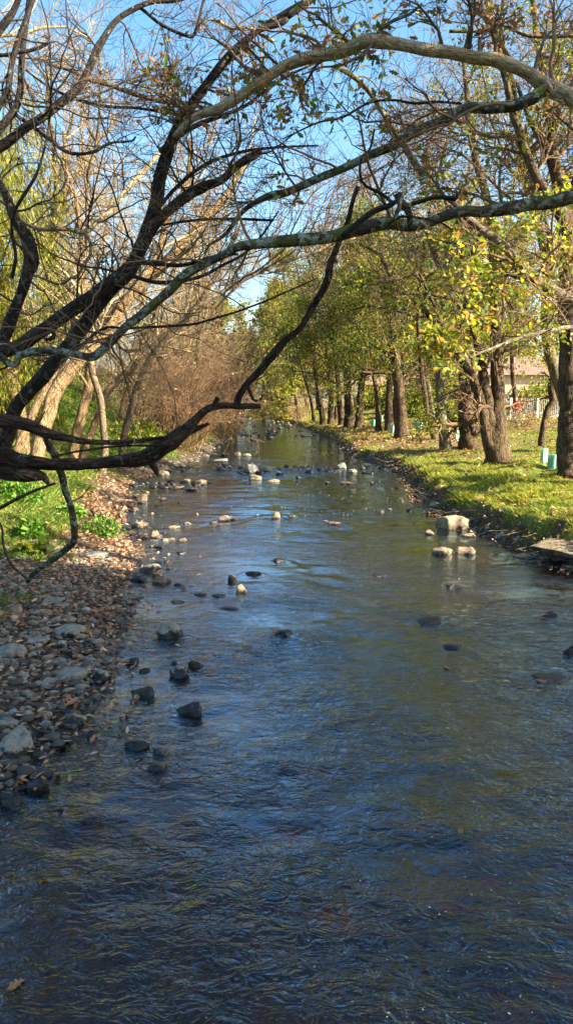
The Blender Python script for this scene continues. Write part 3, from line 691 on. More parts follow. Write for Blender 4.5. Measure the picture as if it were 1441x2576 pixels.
def floating(x, y, px, label, mat='leaf_dead', z=.012, tilt=.03):
    p = G(x, y, z); d = depth(p); a = random.uniform(0, 6.28)
    V, Q = leaves(p[None], np.array([[math.cos(a), math.sin(a), tilt]]), np.array([px/F*d]), OAK, .1, .15)
    tag(mk('fallen_leaf', V, Q, M[mat], None, p), label, 'leaf')
for f in [(1160, 2104, 30, 'pale pink oak leaf floating alone on dark water at the right'),
          (66, 2462, 50, 'orange-brown lobed leaf floating low at the left'),
          (728, 2432, 52, 'rust leaf just under the surface at the bottom of the creek', 'leaf_dead'),
          (1345, 1708, 46, 'orange leaf on the long low dark stone'),
          (700, 1592, 26, 'pale leaf on the left end of the low black stone'),
          (1130, 1684, 30, 'small buff leaf afloat below the dark hump'),
          (650, 1495, 14, 'tiny orange leaf floating right of the pointed tan stone'),
          (636, 1620, 36, 'brownish leaf drifting right of the big round boulder'),
          (222, 1742, 26, 'pale leaf lying at the foot of the slanting slab'),
          (345, 1858, 36, 'pale leaf on top of the black stone', ), (332, 1866, 30, 'pinkish leaf draped over the left face of the black stone'),
          (378, 1864, 30, 'tan leaf between the black stone and its brown neighbour'),
          (282, 1540, 34, 'bright orange leaf standing at the edge of the brown shallows'),
          (384, 1590, 36, 'pale pink leaf against the left side of the big round boulder'),
          (235, 1600, 60, 'large orange oak leaf spread on the gravel edge'),
          (160, 1780, 50, 'long pale leaf lying across wet pebbles'),
          (275, 1690, 26, 'brown leaf floating right of the pale-capped boulder'),
          (1385, 1545, 34, 'orange leaf clump on the dark stone near the right edge'),
          (858, 1316, 18, 'orange leaf on the leaf-heaped stone'),(832, 1314, 20, 'curled tan leaf on the leaf-heaped stone')]:
    floating(*f, z=-.03 if f[0] == 728 else .012 if f[1] > 2000 or f[0] in (650, 636, 1130, 275) else .045)

# foam specks drifting on the water
fv = MB(); ng = 0
tt = np.linspace(0, 2*PI, 11)[:-1]
spots = [(1025, 2075), (1091, 2084), (850, 2162), (519, 2648//1), (1282, 2222), (1304, 2272), (1356, 2347), (1163, 2403), (973, 2414), (1230, 2408), (790, 2432), (1222, 2446), (1366, 2490), (1391, 2482), (1307, 2507), (987, 2522), (1280, 2550), (1127, 2443), (1106, 2233), (1235, 2239), (1240, 2156), (1275, 2163), (866, 2395), (1162, 2360), (1196, 2184), (1220, 2574), (1337, 2547), (775, 2365), (805, 2243)]
for k in range(300):
    spots.append((random.uniform(560, 1120), 1195+105*random.random()) if k < 190 else (random.uniform(1000, 1300), random.gauss(1600, 80)) if k < 240 else (random.uniform(900, 1441), random.uniform(1750, 2576)))
for k, (x, y) in enumerate(spots):
    if y > 2576: y = 2560
    p = G(x, y, .008); d = depth(p); r = (random.uniform(.003, .007) if y > 1500 else random.uniform(.008, .018))
    for rr, q in ((1, 1), (.5, .55)):
        if rr < 1 and random.random() < .5: continue
        ox, oy = (0, 0) if rr == 1 else (random.uniform(-1.5, 1.5)*r, random.uniform(-1.5, 1.5)*r)
        V = []
        for f_, zz in ((1.0*q, 0), (.72*q, .4*r)): V += [(p[0]+ox+math.cos(a)*r*f_, p[1]+oy+math.sin(a)*r*f_*.8, p[2]+zz) for a in tt]
        V.append((p[0]+ox, p[1]+oy, p[2]+.45*r)); T = [(10+i, 10+(i+1) % 10, 20) for i in range(10)]; Q = [(i, (i+1) % 10, 10+(i+1) % 10, 10+i) for i in range(10)]
        fv.add(V, Q, T)
M['foam'] = plain('foam', (.36, .38, .38), .4, .1)
tag(fv.build('foam_specks', M['foam']), 'small white foam bubbles drifting on the water', 'foam', kind='stuff')

# ---------------------------------------------------------------- grass
def grass(name, xx, yy, ln, wd, mat, label, up=1.0, z0=0):
    n = len(xx); z = H(xx, yy)-.01+z0
    a = rng.uniform(0, 6.28, n); ax = np.stack([np.cos(a)*.55, np.sin(a)*.55, up*np.ones(n)], 1)
    sh = [(0, .5, 0), (.55, .34, 0), (1, .03, 0)]
    w_ = wd/ln; b = nrm(np.cross(ax, rng.normal(size=(n, 3)))); ax = nrm(ax)
    s = ln[:, None]; cur = np.stack([ax[:, 0], ax[:, 1], np.zeros(n)], 1)
    m = [np.stack([xx, yy, z], 1)+ax*s*u+cur*s*(u*u*.55)-np.array([0, 0, 1.])*s*(u*u*.25) for u in (0, .5, 1)]
    W = wd[:, None]
    V = np.stack([m[0]-b*W*.5, m[0]+b*W*.5, m[1]-b*W*.38, m[1]+b*W*.38, m[2]-b*W*.04, m[2]+b*W*.04], 1)
    i = np.arange(n)[:, None]*6; Q = np.concatenate([i+np.array([[0, 1, 3, 2]]), i+np.array([[2, 3, 5, 4]])])
    return tag(mk(name, V.reshape(-1, 3), Q, M[mat]), label, 'grass', kind='stuff')
def pick(n, side, y0, y1, wmax, pw=1.5):
    b = y0+(y1-y0)*rng.random(n)**pw; u = rng.random(n)*wmax*(.35+b/40)
    a = xr(b)+.12+u if side > 0 else xl(b)-.15-u
    g_, _, _ = zone(a, b); cl = ss(-.35, .45, n2(a, b, 1.4, 61, 3)); k = rng.random(n) < g_*(.25+.75*cl)
    return a[k], b[k]
a, b = pick(150000, 1, 11.5, 46, 8.5); L = rng.uniform(.04, .10, len(a))*(1+.9*ss(.1, .7, n2(a, b, 1.1, 63)))
grass('grass', a, b, L, .007+.0005*b, 'moss', 'short mossy yellow-green grass of the right bank')
a, b = pick(42000, 1, 12, 30, 3.0); k = n2(a, b, 1.3, 66) > .22; a, b = a[k], b[k]; L = rng.uniform(.12, .26, len(a))
grass('grass', a, b, L, .008+.0005*b, 'moss', 'taller bright grass tufts along the right bank edge')
a, b = pick(150000, -1, 13.5, 50, 7.5, 1.3); L = rng.uniform(.10, .24, len(a))*(1+.7*ss(.0, .6, n2(a, b, .9, 65)))
grass('grass', a, b, L, .008+.0006*b, 'grass', 'long bright green grass of the sloping left bank')
b = 46+80*rng.random(60000)**1.3; sd = rng.random(60000) < .7; u = rng.random(60000)*26; a = np.where(sd, xr(b)+.2+u, xl(b)-.2-u*.5)
grass('grass', a, b, rng.uniform(.10, .22, 60000), .02+.0006*b, 'moss', 'distant sunlit grass on both banks', .8)
# hand set tufts
for (x, y, n, L0) in [(1190, 1315, 500, .22), (1140, 1245, 300, .25), (1345, 1285, 400, .20), (1060, 1190, 260, .2), (1270, 1310, 400, .15), (20, 1340, 500, .28), (10, 1520, 160, .22), (330, 1190, 400, .25), (420, 1150, 300, .3)]:
    z = .5 if x > 700 else .25
    p = G(x, y, z); 
    for _ in range(4): z = float(H(p[0], p[1])); p = G(x, y, z)
    r = rng.normal(0, .28, (n, 2)); a = p[0]+r[:, 0]*1.3; b = p[1]+r[:, 1]
    k = (a > xr(b)+.1) | (a < xl(b)-.1)
    if k.sum() < 5: continue
    o = grass('grass_tuft', a[k], b[k], rng.uniform(.5, 1.1, k.sum())*L0, np.full(k.sum(), .015), 'grass', 'tuft of taller grass on the %s bank' % ('right' if x > 700 else 'left'))
# ---------------------------------------------------------------- trees
def resamp(Pt, R, K=24):
    p = np.concatenate([Pt[0], R[0][:, None]], 1); i = np.linspace(0, len(p)-1, K); a = np.minimum(i.astype(int), len(p)-2); u = (i-a)[:, None]
    q = p[a]*(1-u)+p[a+1]*u; return q[:, :3], q[:, 3]
class Tree:
    def __init__(s, name, loc, label, group=None, cat_='tree'):
        s.root = empty(name, loc, label, cat_, group); s.L = []; s.tw = MB()
    def limb(s, px, w, d, mat, part='branch', n=8, **k):
        Pt, R, V, Q, T, bk = limb(px, w, d, **k)
        o = mk(part, V, [Q, T], M[mat], s.root, None, True, {'bk': bk})
        s.L.append((*resamp(Pt, R), n)); return o
    def auto(s, base, dr, Ht, r0, r1, mat, K=16, wander=.05, n=9, S=12, flare=1.5, part='trunk'):
        Pt, R = grow(np.array([base]), np.array([dr], float), np.array([Ht]), np.array([r0]), np.array([r1]), K, wander)
        p = cat(np.concatenate([Pt[0], R[0][:, None]], 1), K*3); Pt, R = p[None, :, :3], np.maximum(p[None, :, 3], .004)
        hgt = np.abs(Pt[0, :, 2]-Pt[0, 0, 2]); R = R*(1+(flare-1)*np.exp(-hgt/(r0*2.2)))[None]
        V, Q, bk = tubes(Pt, R, S); cen = np.repeat(Pt[0], S, 0)
        nv = fbm(np.stack([bk[:, 0]*5, bk[:, 1]*5, bk[:, 2]*1.6], 1)+r0*91, 2, 3)[:, None]; V = cen+(V-cen)*(1+.12*nv)
        mk(part, V, Q, M[mat], s.root, None, True, {'bk': bk}); s.L.append((*resamp(Pt, R), n)); return Pt, R
    def grow(s, levels, twig, each=0, eachmat=None, thin=0):
        """levels: (ang, t0, lr, rr, K, S, wander, trop, n)"""
        Ps = []; Rs = []; Ls = []; last = []
        for li, lv in enumerate(levels):
            ang, t0, lr, rr, K, S, wd, tp, n = lv
            if li == 0:
                st = []; d = []; ln = []; r = []
                for Pt, R, nn in s.L:
                    if nn <= 0: continue
                    a = spawn(Pt[None], R[None], nn, ang, t0, 1., lr, rr, L=np.array([lr and 1.0]), up=.6)
                    st.append(a[0]); d.append(a[1]); ln.append(a[2]); r.append(a[3])
                st, d, ln, r = map(np.concatenate, (st, d, ln, r))
            else: st, d, ln, r = spawn(Pt, R, n, ang, t0, 1., lr, rr, up=.15)
            r = np.maximum(r, s.minr)
            r = np.minimum(r, s.maxr[li] if hasattr(s, 'maxr') and li < len(s.maxr) else 9)
            Pt, R = grow(st, d, ln, r, np.maximum(r*.35, s.minr*.7), K, wd, tp)
            if thin:                       # fewer twigs high above the open sky patch
                q = Pt[:, -1]-CAM; dp = np.maximum(q@FW, .1); py = 1288-q@UP/dp*F; px = 720.5+q@RT/dp*F
                m = (py > -60) | (px > 1150) | (rng.random(len(Pt)) < thin); Pt, R = Pt[m], R[m]
            V, Q, bk = tubes(Pt, R, S)
            if li < each:
                nv = K*S
                for i in range(len(Pt)):
                    mk('branch', V[i*nv:(i+1)*nv], Q[:(K-1)*S], M[eachmat], s.root, None, True, {'bk': bk[i*nv:(i+1)*nv]})
            else: s.tw.add(V, Q, None, bk)
            last.append((Pt, R))
        s.last = last
        if s.tw.n: tag(s.tw.build('twig_mass', M[twig], s.root), kind='stuff')
    minr = .003
    def crown(s, n, size, mat, shape=SIM, clump=1.2, th=-.1, droop=-.4, jit=.12, lv=-1, boxes=None, name='crown', clear=None):
        Pt = np.concatenate([p[0].reshape(-1, p[0].shape[1], 3)[:, [p[0].shape[1]//2, -1]] for p in s.last[lv:]]).reshape(-1, 3)
        i = rng.integers(0, len(Pt), n); p = Pt[i]+rng.normal(0, jit, (n, 3))
        k = vn(p/clump, 77)+.35*vn(p/clump*2.7, 78) > th
        if boxes is not None:
            q = p-CAM; dp = q@FW; px = 720.5+q@RT/dp*F; py = 1288-q@UP/dp*F; inb = np.zeros(n, bool)
            for (x0, y0, x1, y1, pr) in boxes: inb |= (px > x0)&(px < x1)&(py > y0)&(py < y1)&(rng.random(n) < pr)
            k = k&inb
        if clear:
            q = p-CAM; dp = np.maximum(q@FW, .1); px = 720.5+q@RT/dp*F; py = 1288-q@UP/dp*F
            for (x0, y0, x1, y1, pr) in clear: k &= ~((px > x0)&(px < x1)&(py > y0)&(py < y1)&(rng.random(n) < pr))
        p = p[k]; m = len(p)
        ax = rng.normal(size=(m, 3)); ax[:, 2] = ax[:, 2]*.6+droop
        sz = rng.uniform(.7, 1.25, m)*size
        V, Q = leaves(p, ax, sz, shape)
        return tag(mk(name, V, Q, M[mat], s.root), kind='stuff')
def zl(v, s=1.0): return [(x*.5, y*.5) for x, y in v]
def z3(v): return [(x*.5, 638.7+y*.5) for x, y in v]
def zr(v): return [(720.4+x*.5, y*.5) for x, y in v]
def z4(v): return [(720.4+x*.5, 638.7+y*.5) for x, y in v]

def onground(x, y, z=.7):
    p = G(x, y, z)
    for _ in range(12): z = .5*z+.5*float(H(p[0], p[1])); p = G(x, y, z)
    p[2] = float(H(p[0], p[1])); return p

# --- the dark willow leaning in from the left bank
T = Tree('leaning_willow', (-5.0, 11.2, .3), 'big dark willow whose bare limbs lean in from the left bank over the creek')
T.minr = .0028
T.limb([(-115, 1470), (-70, 1330), (-22, 1200), (15, 1104), (40, 1029), (75, 984), (130, 919), (170, 869), (220, 804), (280, 724), (320, 679), (348, 638), (372, 575), (397, 500), (405, 440), (424, 380), (450, 320), (480, 265), (512, 220), (555, 165), (597, 120), (652, 75), (720, 30), (790, -10), (880, -60)],
       [50, 44, 38, 36, 36, 36, 38, 34, 30, 26, 22, 18, 13, 8], [11, 10, 10, 9.6, 9.2], 'bark_dark', 'trunk', 16, seed=1, S=18, knob=.13)
T.limb([(-60, 960), (-20, 905), (20, 880), (60, 862), (100, 834), (165, 794), (225, 752), (282, 708), (322, 672), (362, 610), (402, 552), (450, 507), (510, 472), (556, 452), (600, 416), (640, 392), (656, 380)],
       [34, 33, 34, 38, 34, 30, 28, 26, 24, 20, 17], [9.8, 9.7, 9.4], 'bark_dark', 'branch', 12, seed=2, S=16, knob=.14)
T.limb([(-140, 1460), (-110, 1200), (-60, 1000), (5, 864), (30, 800), (52, 738), (66, 690), (78, 650), (68, 600), (40, 555), (18, 500), (-5, 450), (-30, 380)],
       [44, 40, 32, 26, 30, 36, 24, 20, 22], [10.6, 10.2, 9.8], 'bark_dark', 'branch', 9, seed=3, S=14, knob=.15)
T.limb([(405, 380), (418, 365), (445, 345), (500, 312), (560, 290), (620, 265), (670, 225), (722, 192), (790, 160)], [16, 12, 8, 5], [9.6, 9.9], 'bark_dark', 'branch', 9, seed=4, S=8)
T.limb([(-70, 400), (0, 370), (60, 325), (110, 295), (165, 250), (200, 220), (220, 185), (240, 135), (270, 80), (300, 45), (350, 17), (390, 5), (440, 2), (520, -25)], [26, 22, 20, 18, 15, 12, 8], [8.6, 9.0], 'bark_dark', 'branch', 12, seed=5, S=12)
T.limb([(90, -30), (66, 50), (45, 110), (30, 165), (22, 225), (0, 270), (-30, 330)], [14, 15, 14, 13], [8.3], 'bark_dark', 'branch', 7, seed=6, S=10)
T.limb([(75, -25), (66, 65), (55, 150), (52, 225), (38, 275), (0, 325), (-50, 380)], [12, 16, 18, 20, 22], [8.8], 'bark_dark', 'branch', 7, seed=7, S=10)
T.limb([(-30, 118), (12, 62), (35, 28), (60, -30)], [22, 18, 14], [8.0], 'bark_dark', 'branch', 4, seed=8, S=10)
T.limb([(300, 45), (345, 22), (362, 28), (395, 55), (430, 75), (468, 90), (486, 90), (498, 55), (515, -10)], [6, 8, 8, 8, 6], [9.0], 'bark_dark', 'branch', 9, seed=9, S=8)
T.limb(zl([(-60, 285), (0, 282), (120, 265), (215, 236), (250, 205), (235, 190)]), [11, 10, 7], [8.5], 'bark_dark', 'branch', 6, seed=10, S=8)
T.limb(zl([(0, 280), (130, 290), (220, 298), (262, 325), (350, 348), (450, 402), (580, 435), (700, 480), (830, 515), (960, 520), (1040, 548)]), [5, 8, 10, 12, 11, 10], [9.4, 10], 'bark_grey', 'branch', 12, seed=11, S=8)
T.limb(zl([(130, 350), (240, 430), (330, 480), (430, 512), (560, 537), (680, 541), (800, 556), (910, 585)]), [4, 7, 8, 8, 9], [9.4, 10], 'bark_dark', 'branch', 9, seed=12, S=8)
T.limb(zl([(380, 290), (400, 350), (350, 348)]), [3, 3], [9.4], 'twig_dark', 'branch', 2, seed=13, S=6)
T.limb(zl([(330, -20), (345, 160), (382, 295), (330, 400), (258, 490), (254, 560), (235, 700), (190, 870), (110, 1000), (66, 1085), (62, 1180), (80, 1290), (60, 1400)]), [3, 4, 5, 6, 8, 9, 9], [8.4, 9.2], 'bark_dark', 'branch', 9, seed=14, S=8)
T.limb(zl([(200, -20), (240, 120), (252, 260), (255, 400), (254, 500)]), [3, 4, 6], [8.6], 'bark_dark', 'branch', 5, seed=15, S=8)
T.limb(zl([(40, 380), (60, 550), (160, 630), (250, 700), (350, 772), (470, 766), (550, 722), (660, 712), (682, 690)]), [9, 9, 9, 8, 6, 4], [8.8, 9.2], 'bark_dark', 'branch', 9, seed=16, S=8)
T.limb(zl([(500, 550), (520, 640), (550, 722)]), [3, 5], [9.2], 'bark_dark', 'branch', 3, seed=17, S=6)
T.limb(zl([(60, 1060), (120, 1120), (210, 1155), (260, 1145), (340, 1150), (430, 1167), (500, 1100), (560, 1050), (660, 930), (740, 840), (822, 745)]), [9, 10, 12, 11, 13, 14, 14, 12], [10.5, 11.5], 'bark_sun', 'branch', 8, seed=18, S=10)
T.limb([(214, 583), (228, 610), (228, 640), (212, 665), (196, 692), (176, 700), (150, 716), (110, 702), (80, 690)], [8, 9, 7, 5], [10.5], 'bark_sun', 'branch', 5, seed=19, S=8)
T.limb([(380, 545), (440, 475), (500, 425), (560, 395), (640, 375), (720, 370), (800, 366)], [9, 9, 7, 4], [9.5, 9.8], 'bark_dark', 'branch', 10, seed=20, S=8)
T.limb([(410, 566), (500, 553), (600, 550), (686, 553)], [6, 7, 6], [9.5], 'bark_dark', 'branch', 4, seed=21, S=8)
T.limb([(330, 690), (350, 700), (400, 712), (470, 706), (520, 690), (560, 668), (612, 640), (660, 590), (700, 530)], [12, 10, 8, 7, 4], [9.6, 9.9], 'bark_dark', 'branch', 8, seed=22, S=8)
T.limb([(340, 660), (372, 662), (450, 668), (500, 655), (540, 645), (600, 640)], [14, 10, 8, 6], [9.5], 'bark_dark', 'branch', 5, seed=23, S=8)
T.limb([(180, 870), (195, 878), (260, 826), (320, 826), (400, 822), (480, 815), (560, 795), (640, 770), (720, 735), (800, 700)], [7, 7, 7, 5, 3], [9.6, 10], 'bark_dark', 'branch', 8, seed=24, S=8)
T.limb([(130, 830), (136, 845), (120, 855), (112, 850)], [10, 14, 5], [9.3], 'bark_dark', 'branch', 0, seed=25, S=8)
T.minr = .0022; T.maxr = [.016, .008]
T.L = [(p, r, int(n*1.25)) for p, r, n in T.L]
T.grow([((30, 85), .12, (.5, 2.1), .4, 12, 5, .2, .005, 0), ((25, 75), .12, (.3, .8), .6, 9, 4, .27, 0, 5), ((25, 75), .2, (.3, .8), .65, 7, 3, .3, 0, 4)], 'twig_dark', thin=.001)
T.crown(1500, .07, 'leaf_dead', WIL, droop=-1.2, th=.45, jit=.05)

# --- dead fallen tree lodged above the left shore
T = Tree('fallen_tree', (-5.6, 9.4, .25), 'dead fallen tree lying over the left shore with its end bent up above the creek')
T.limb([(-420, 1400), (-250, 1260), (-110, 1150), (0, 1143), (50, 1158), (100, 1163), (200, 1168), (300, 1160), (372, 1149), (415, 1124), (458, 1090), (490, 1056), (520, 1028), (560, 1020), (600, 1022), (655, 1021)],
       [66, 62, 56, 52, 42, 36, 31, 32, 38, 38, 34, 24, 17, 17, 17, 15], [9.6, 9.8, 10], 'bark_dead', 'trunk', 0, seed=31, S=20, knob=.26, step=.05)
T.limb([(470, 1085), (500, 1074), (525, 1064)], [30, 16, 9], [9.95], 'bark_dead', 'branch', 0, seed=32, S=10, knob=.2)
T.limb([(597, 1024), (600, 1000), (620, 964), (655, 929), (688, 892), (720, 854), (750, 829), (784, 775), (810, 735), (826, 700), (832, 665), (845, 630), (862, 588), (876, 552), (886, 508), (901, 468)], [18, 19, 19, 20, 18, 17, 19, 15, 12, 11], [10, 9.6, 9.1], 'bark_dead', 'branch', 0, seed=33, S=12, knob=.18)
T.limb([(622, 965), (630, 990), (640, 1008), (656, 1004), (663, 990)], [9, 7, 2], [9.95], 'bark_dead', 'branch', 0, seed=34, S=8)
T.limb([(540, 1022), (545, 1008), (548, 1000)], [14, 12], [9.9], 'bark_dead', 'branch', 0, seed=35, S=8)
T.limb([(-260, 1150), (-100, 1080), (0, 1059), (50, 1064), (82, 1072), (112, 1085), (160, 1099), (225, 1111), (300, 1112), (375, 1104), (432, 1098)], [34, 32, 30, 28, 24, 18, 14, 12, 9], [9.2, 9.5], 'bark_dead', 'branch', 2, seed=36, S=12, knob=.2)
T.limb([(112, 1085), (125, 1119), (141, 1150), (156, 1195), (166, 1235), (180, 1280), (186, 1335), (184, 1362), (165, 1382), (142, 1400), (110, 1425), (85, 1445), (70, 1464)], [16, 17, 18, 19, 18, 20, 18, 15, 12, 10], [9.4, 10.5, 11.9], 'bark_lichen', 'branch', 2, seed=37, S=12, knob=.16)
T.limb([(-30, 1290), (2, 1320), (10, 1375), (30, 1420), (70, 1455)], [4, 6, 7, 6], [11, 11.9], 'twig_dark', 'branch', 0, seed=38, S=8)
T.limb([(-30, 1295), (40, 1258), (85, 1235), (140, 1214)], [9, 9, 6], [8.5], 'bark_dead', 'branch', 0, seed=39, S=8)
T.limb([(-140, 1165), (-20, 1180), (40, 1192), (85, 1198), (108, 1203), (122, 1222)], [56, 44, 34, 20, 6], [9.7], 'bark_dead', 'branch', 0, seed=40, S=14, knob=.34, step=.04)
T.limb([(130, 1150), (220, 1132), (300, 1122), (380, 1122), (440, 1120)], [4, 6, 6, 4], [9.6], 'bark_dead', 'branch', 0, seed=41, S=8)
T.limb([(385, 1165), (392, 1182), (396, 1194)], [20, 9], [9.85], 'bark_dead', 'branch', 0, seed=42, S=8, knob=.3)
T.limb([(180, 1262), (205, 1250), (226, 1224)], [4, 3], [10.4], 'twig_dark', 'branch', 0, seed=43, S=6)
T.minr = .003
T.grow([((50, 85), .3, (.2, .5), .3, 6, 5, .2, -.02, 0)], 'twig_dark')

# --- the oak that arches over the creek from the right bank
T = Tree('overhanging_oak', (7.6, 9.6, .95), 'large oak whose long limbs arch from the right across the creek, one lit by sun')
T.minr = .003
pr = [(2270, 1480), (2262, 1200), (2240, 900), (2230, 500), (2260, 100), (2280, -300)]
T.limb(pr, [110, 92, 86, 76, 60, 40], [9.4], 'bark_oak', 'trunk', 8, seed=51, S=18)
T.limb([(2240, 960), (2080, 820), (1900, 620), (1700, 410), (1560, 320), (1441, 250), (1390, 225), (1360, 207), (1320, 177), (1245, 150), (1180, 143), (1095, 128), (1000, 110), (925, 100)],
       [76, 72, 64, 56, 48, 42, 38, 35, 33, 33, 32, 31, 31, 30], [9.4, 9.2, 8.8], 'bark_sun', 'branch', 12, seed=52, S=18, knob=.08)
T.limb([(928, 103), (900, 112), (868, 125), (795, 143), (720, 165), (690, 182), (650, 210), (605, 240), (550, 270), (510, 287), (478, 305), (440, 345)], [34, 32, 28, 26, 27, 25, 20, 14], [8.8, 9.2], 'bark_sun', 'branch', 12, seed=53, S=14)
T.limb([(1392, 222), (1365, 228), (1335, 250), (1285, 268), (1225, 272), (1185, 270), (1145, 285), (1100, 308), (1040, 335), (990, 365), (930, 390), (870, 420), (795, 450), (720, 483), (680, 490), (640, 512), (600, 545), (565, 590), (520, 620)],
       [30, 30, 28, 26, 24, 22, 20, 16, 11, 7], [8.95, 9.3], 'bark_lichen', 'branch', 15, seed=54, S=14)
T.limb([(2235, 1050), (2080, 880), (1850, 660), (1620, 520), (1500, 492), (1441, 495), (1370, 510), (1295, 520), (1220, 530), (1170, 531), (1120, 545), (1070, 560), (1020, 566), (970, 562), (910, 577), (850, 592), (795, 600), (720, 605), (660, 610), (600, 621), (565, 640), (515, 664), (465, 694), (425, 734), (375, 774), (325, 814), (290, 849), (265, 874), (235, 898), (200, 894), (160, 884), (125, 879), (85, 881), (65, 886), (48, 893), (40, 915), (22, 912), (0, 894), (-40, 860)],
       [58, 52, 42, 35, 30, 30, 32, 32, 30, 26, 23, 24, 24, 20, 19, 18, 20, 17, 17, 18], [9.4, 8.6, 8.0, 8.2, 8.5], 'bark_lichen', 'branch', 10, seed=55, S=16, knob=.13, step=.05)
T.limb([(50, 900), (44, 885), (20, 868), (-20, 866)], [9, 9, 7], [8.45], 'bark_lichen', 'branch', 0, seed=56, S=8)
T.limb([(860, 594), (885, 575), (920, 545), (950, 528), (980, 518), (1000, 505)], [16, 18, 16, 14, 10], [8.0], 'bark_dark', 'branch', 0, seed=57, S=10)
T.limb([(1010, 520), (1040, 511), (1090, 495), (1130, 499), (1146, 500), (1152, 486)], [8, 12, 12, 12, 6], [7.95], 'bark_dark', 'branch', 0, seed=58, S=8)
T.limb([(998, 488), (1010, 510), (1028, 530), (1030, 560), (1026, 578)], [12, 18, 17, 15, 6], [7.8], 'bark_dark', 'branch', 0, seed=59, S=10, knob=.22)
T.limb([(1008, 488), (1004, 520), (990, 555)], [18, 14, 8], [7.75], 'bark_lichen', 'branch', 0, seed=60, S=8, knob=.15)
T.limb([(941, 325), (930, 375), (908, 400), (905, 435), (915, 465), (955, 485), (990, 512)], [5, 6, 7, 9, 10], [8.0], 'bark_dark', 'branch', 3, seed=61, S=8)
T.limb([(975, 565), (1010, 545), (1060, 550), (1105, 560), (1140, 580)], [8, 6, 4], [7.8], 'bark_dark', 'branch', 3, seed=62, S=6)
T.limb([(940, 100), (955, 75), (990, 50), (1030, 35), (1060, 10)], [10, 9, 6], [8.8], 'bark_oak', 'branch', 6, seed=63, S=8)
T.limb([(500, 80), (510, 55), (545, 50), (580, 72), (620, 68), (650, 82), (690, 105)], [7, 10, 9, 9], [9.3], 'bark_pale', 'branch', 4, seed=64, S=8)
T.limb([(545, 278), (530, 262), (500, 255), (470, 258)], [8, 6], [9.2], 'bark_oak', 'branch', 3, seed=65, S=8)
T.limb(zr([(240, 330), (330, 380), (420, 460), (500, 590), (580, 720), (650, 830), (690, 880)]), [13, 14, 15, 16], [10.5], 'bark_oak', 'branch', 8, seed=66, S=10)
T.limb(zr([(-20, 700), (150, 620), (280, 590), (420, 515), (540, 505), (640, 520), (760, 510), (880, 520)]), [4, 6, 7, 6], [9.5], 'bark_dark', 'branch', 8, seed=67, S=8)
T.limb(zr([(0, 90), (60, 50), (110, 15), (160, -30)]), [18, 16, 12], [9.2], 'bark_dark', 'branch', 8, seed=68, S=10)
T.limb([(720, 45), (700, 60), (650, 78), (610, 118), (590, 150)], [18, 15, 12, 9], [9.2], 'bark_dark', 'branch', 4, seed=69, S=8)
T.limb(zr([(820, 160), (900, 160), (980, 150), (1050, 120), (1120, 140), (1200, 175), (1300, 185), (1441, 180), (1560, 200)]), [8, 9, 9, 10, 10], [10.5], 'bark_oak', 'branch', 9, seed=70, S=8)
T.L = [(p, r, int(n*1.3)) for p, r, n in T.L]
T.grow([((35, 85), .12, (.6, 1.8), .33, 10, 5, .18, -.005, 0), ((25, 65), .15, (.35, .75), .6, 7, 4, .22, 0, 6), ((25, 65), .2, (.35, .8), .65, 6, 3, .25, 0, 5)], 'twig_brown', thin=.001)
BX = [(340, 40, 720, 310, .9), (700, -200, 980, 330, .8), (960, 0, 1441, 120, .35), (980, 370, 1180, 500, .7), (820, 300, 1000, 450, .3), (1200, 220, 1500, 420, .4), (560, 400, 760, 520, .3), (1150, -3000, 4000, -60, .45), (1441, -3000, 4000, 1100, .6), (560, 540, 900, 660, .15)]
T.crown(13000, .10, 'leaf_autumn', OAK, droop=-.5, th=.0, jit=.06, clump=.5, boxes=BX)

# --- two oaks standing on the right bank, laid from the photograph
OAKLV = [((40, 80), .2, (1.2, 2.8), .38, 9, 6, .17, .0, 0), ((25, 65), .15, (.4, .8), .6, 7, 4, .2, -.01, 6), ((25, 65), .15, (.4, .8), .65, 5, 3, .22, -.01, 5)]
b = onground(1250, 1168); d = depth(b)
T = Tree('oak_tree', b, 'triple-stemmed oak on the right bank, its trunk splitting low into a fan of leaning stems'); T.minr = .006
T.limb([(1250, 1175), (1251, 1150), (1251, 1089), (1251, 1020), (1250, 939), (1246, 860), (1246, 789), (1243, 700), (1240, 640), (1236, 560), (1215, 470), (1190, 380), (1178, 280), (1165, 150)], [74, 64, 52, 38, 31, 28, 26, 25, 24, 22, 20, 18, 15, 10], d, 'bark_trunk', 'trunk', 14, seed=71, S=18)
T.limb([(1244, 1160), (1236, 1090), (1226, 1020), (1215, 949), (1204, 890), (1195, 839), (1180, 795), (1165, 759), (1135, 714), (1110, 679), (1090, 639), (1078, 600), (1070, 560)], [44, 38, 32, 24, 20, 19, 18, 17, 16, 15, 14, 12, 10], [d, d-.5], 'bark_trunk', 'branch', 12, seed=72, S=14)
T.limb([(1238, 1160), (1222, 1075), (1200, 984), (1180, 939), (1150, 889), (1120, 839), (1080, 794), (1040, 759), (1000, 724), (970, 669), (950, 639), (900, 610)], [36, 30, 22, 20, 18, 17, 15, 13, 11, 9, 8, 6], [d, d-2], 'bark_trunk', 'branch', 12, seed=73, S=12)
T.limb([(1244, 720), (1226, 690), (1205, 660), (1180, 640), (1160, 600), (1150, 520)], [22, 22, 20, 14], [d, d-1], 'bark_trunk', 'branch', 8, seed=74, S=10)
T.limb([(1120, 839), (1060, 700), (1040, 690), (990, 705), (930, 715), (870, 725)], [8, 8, 7, 5], [d-2, d-3.5], 'bark_trunk', 'branch', 8, seed=75, S=8)
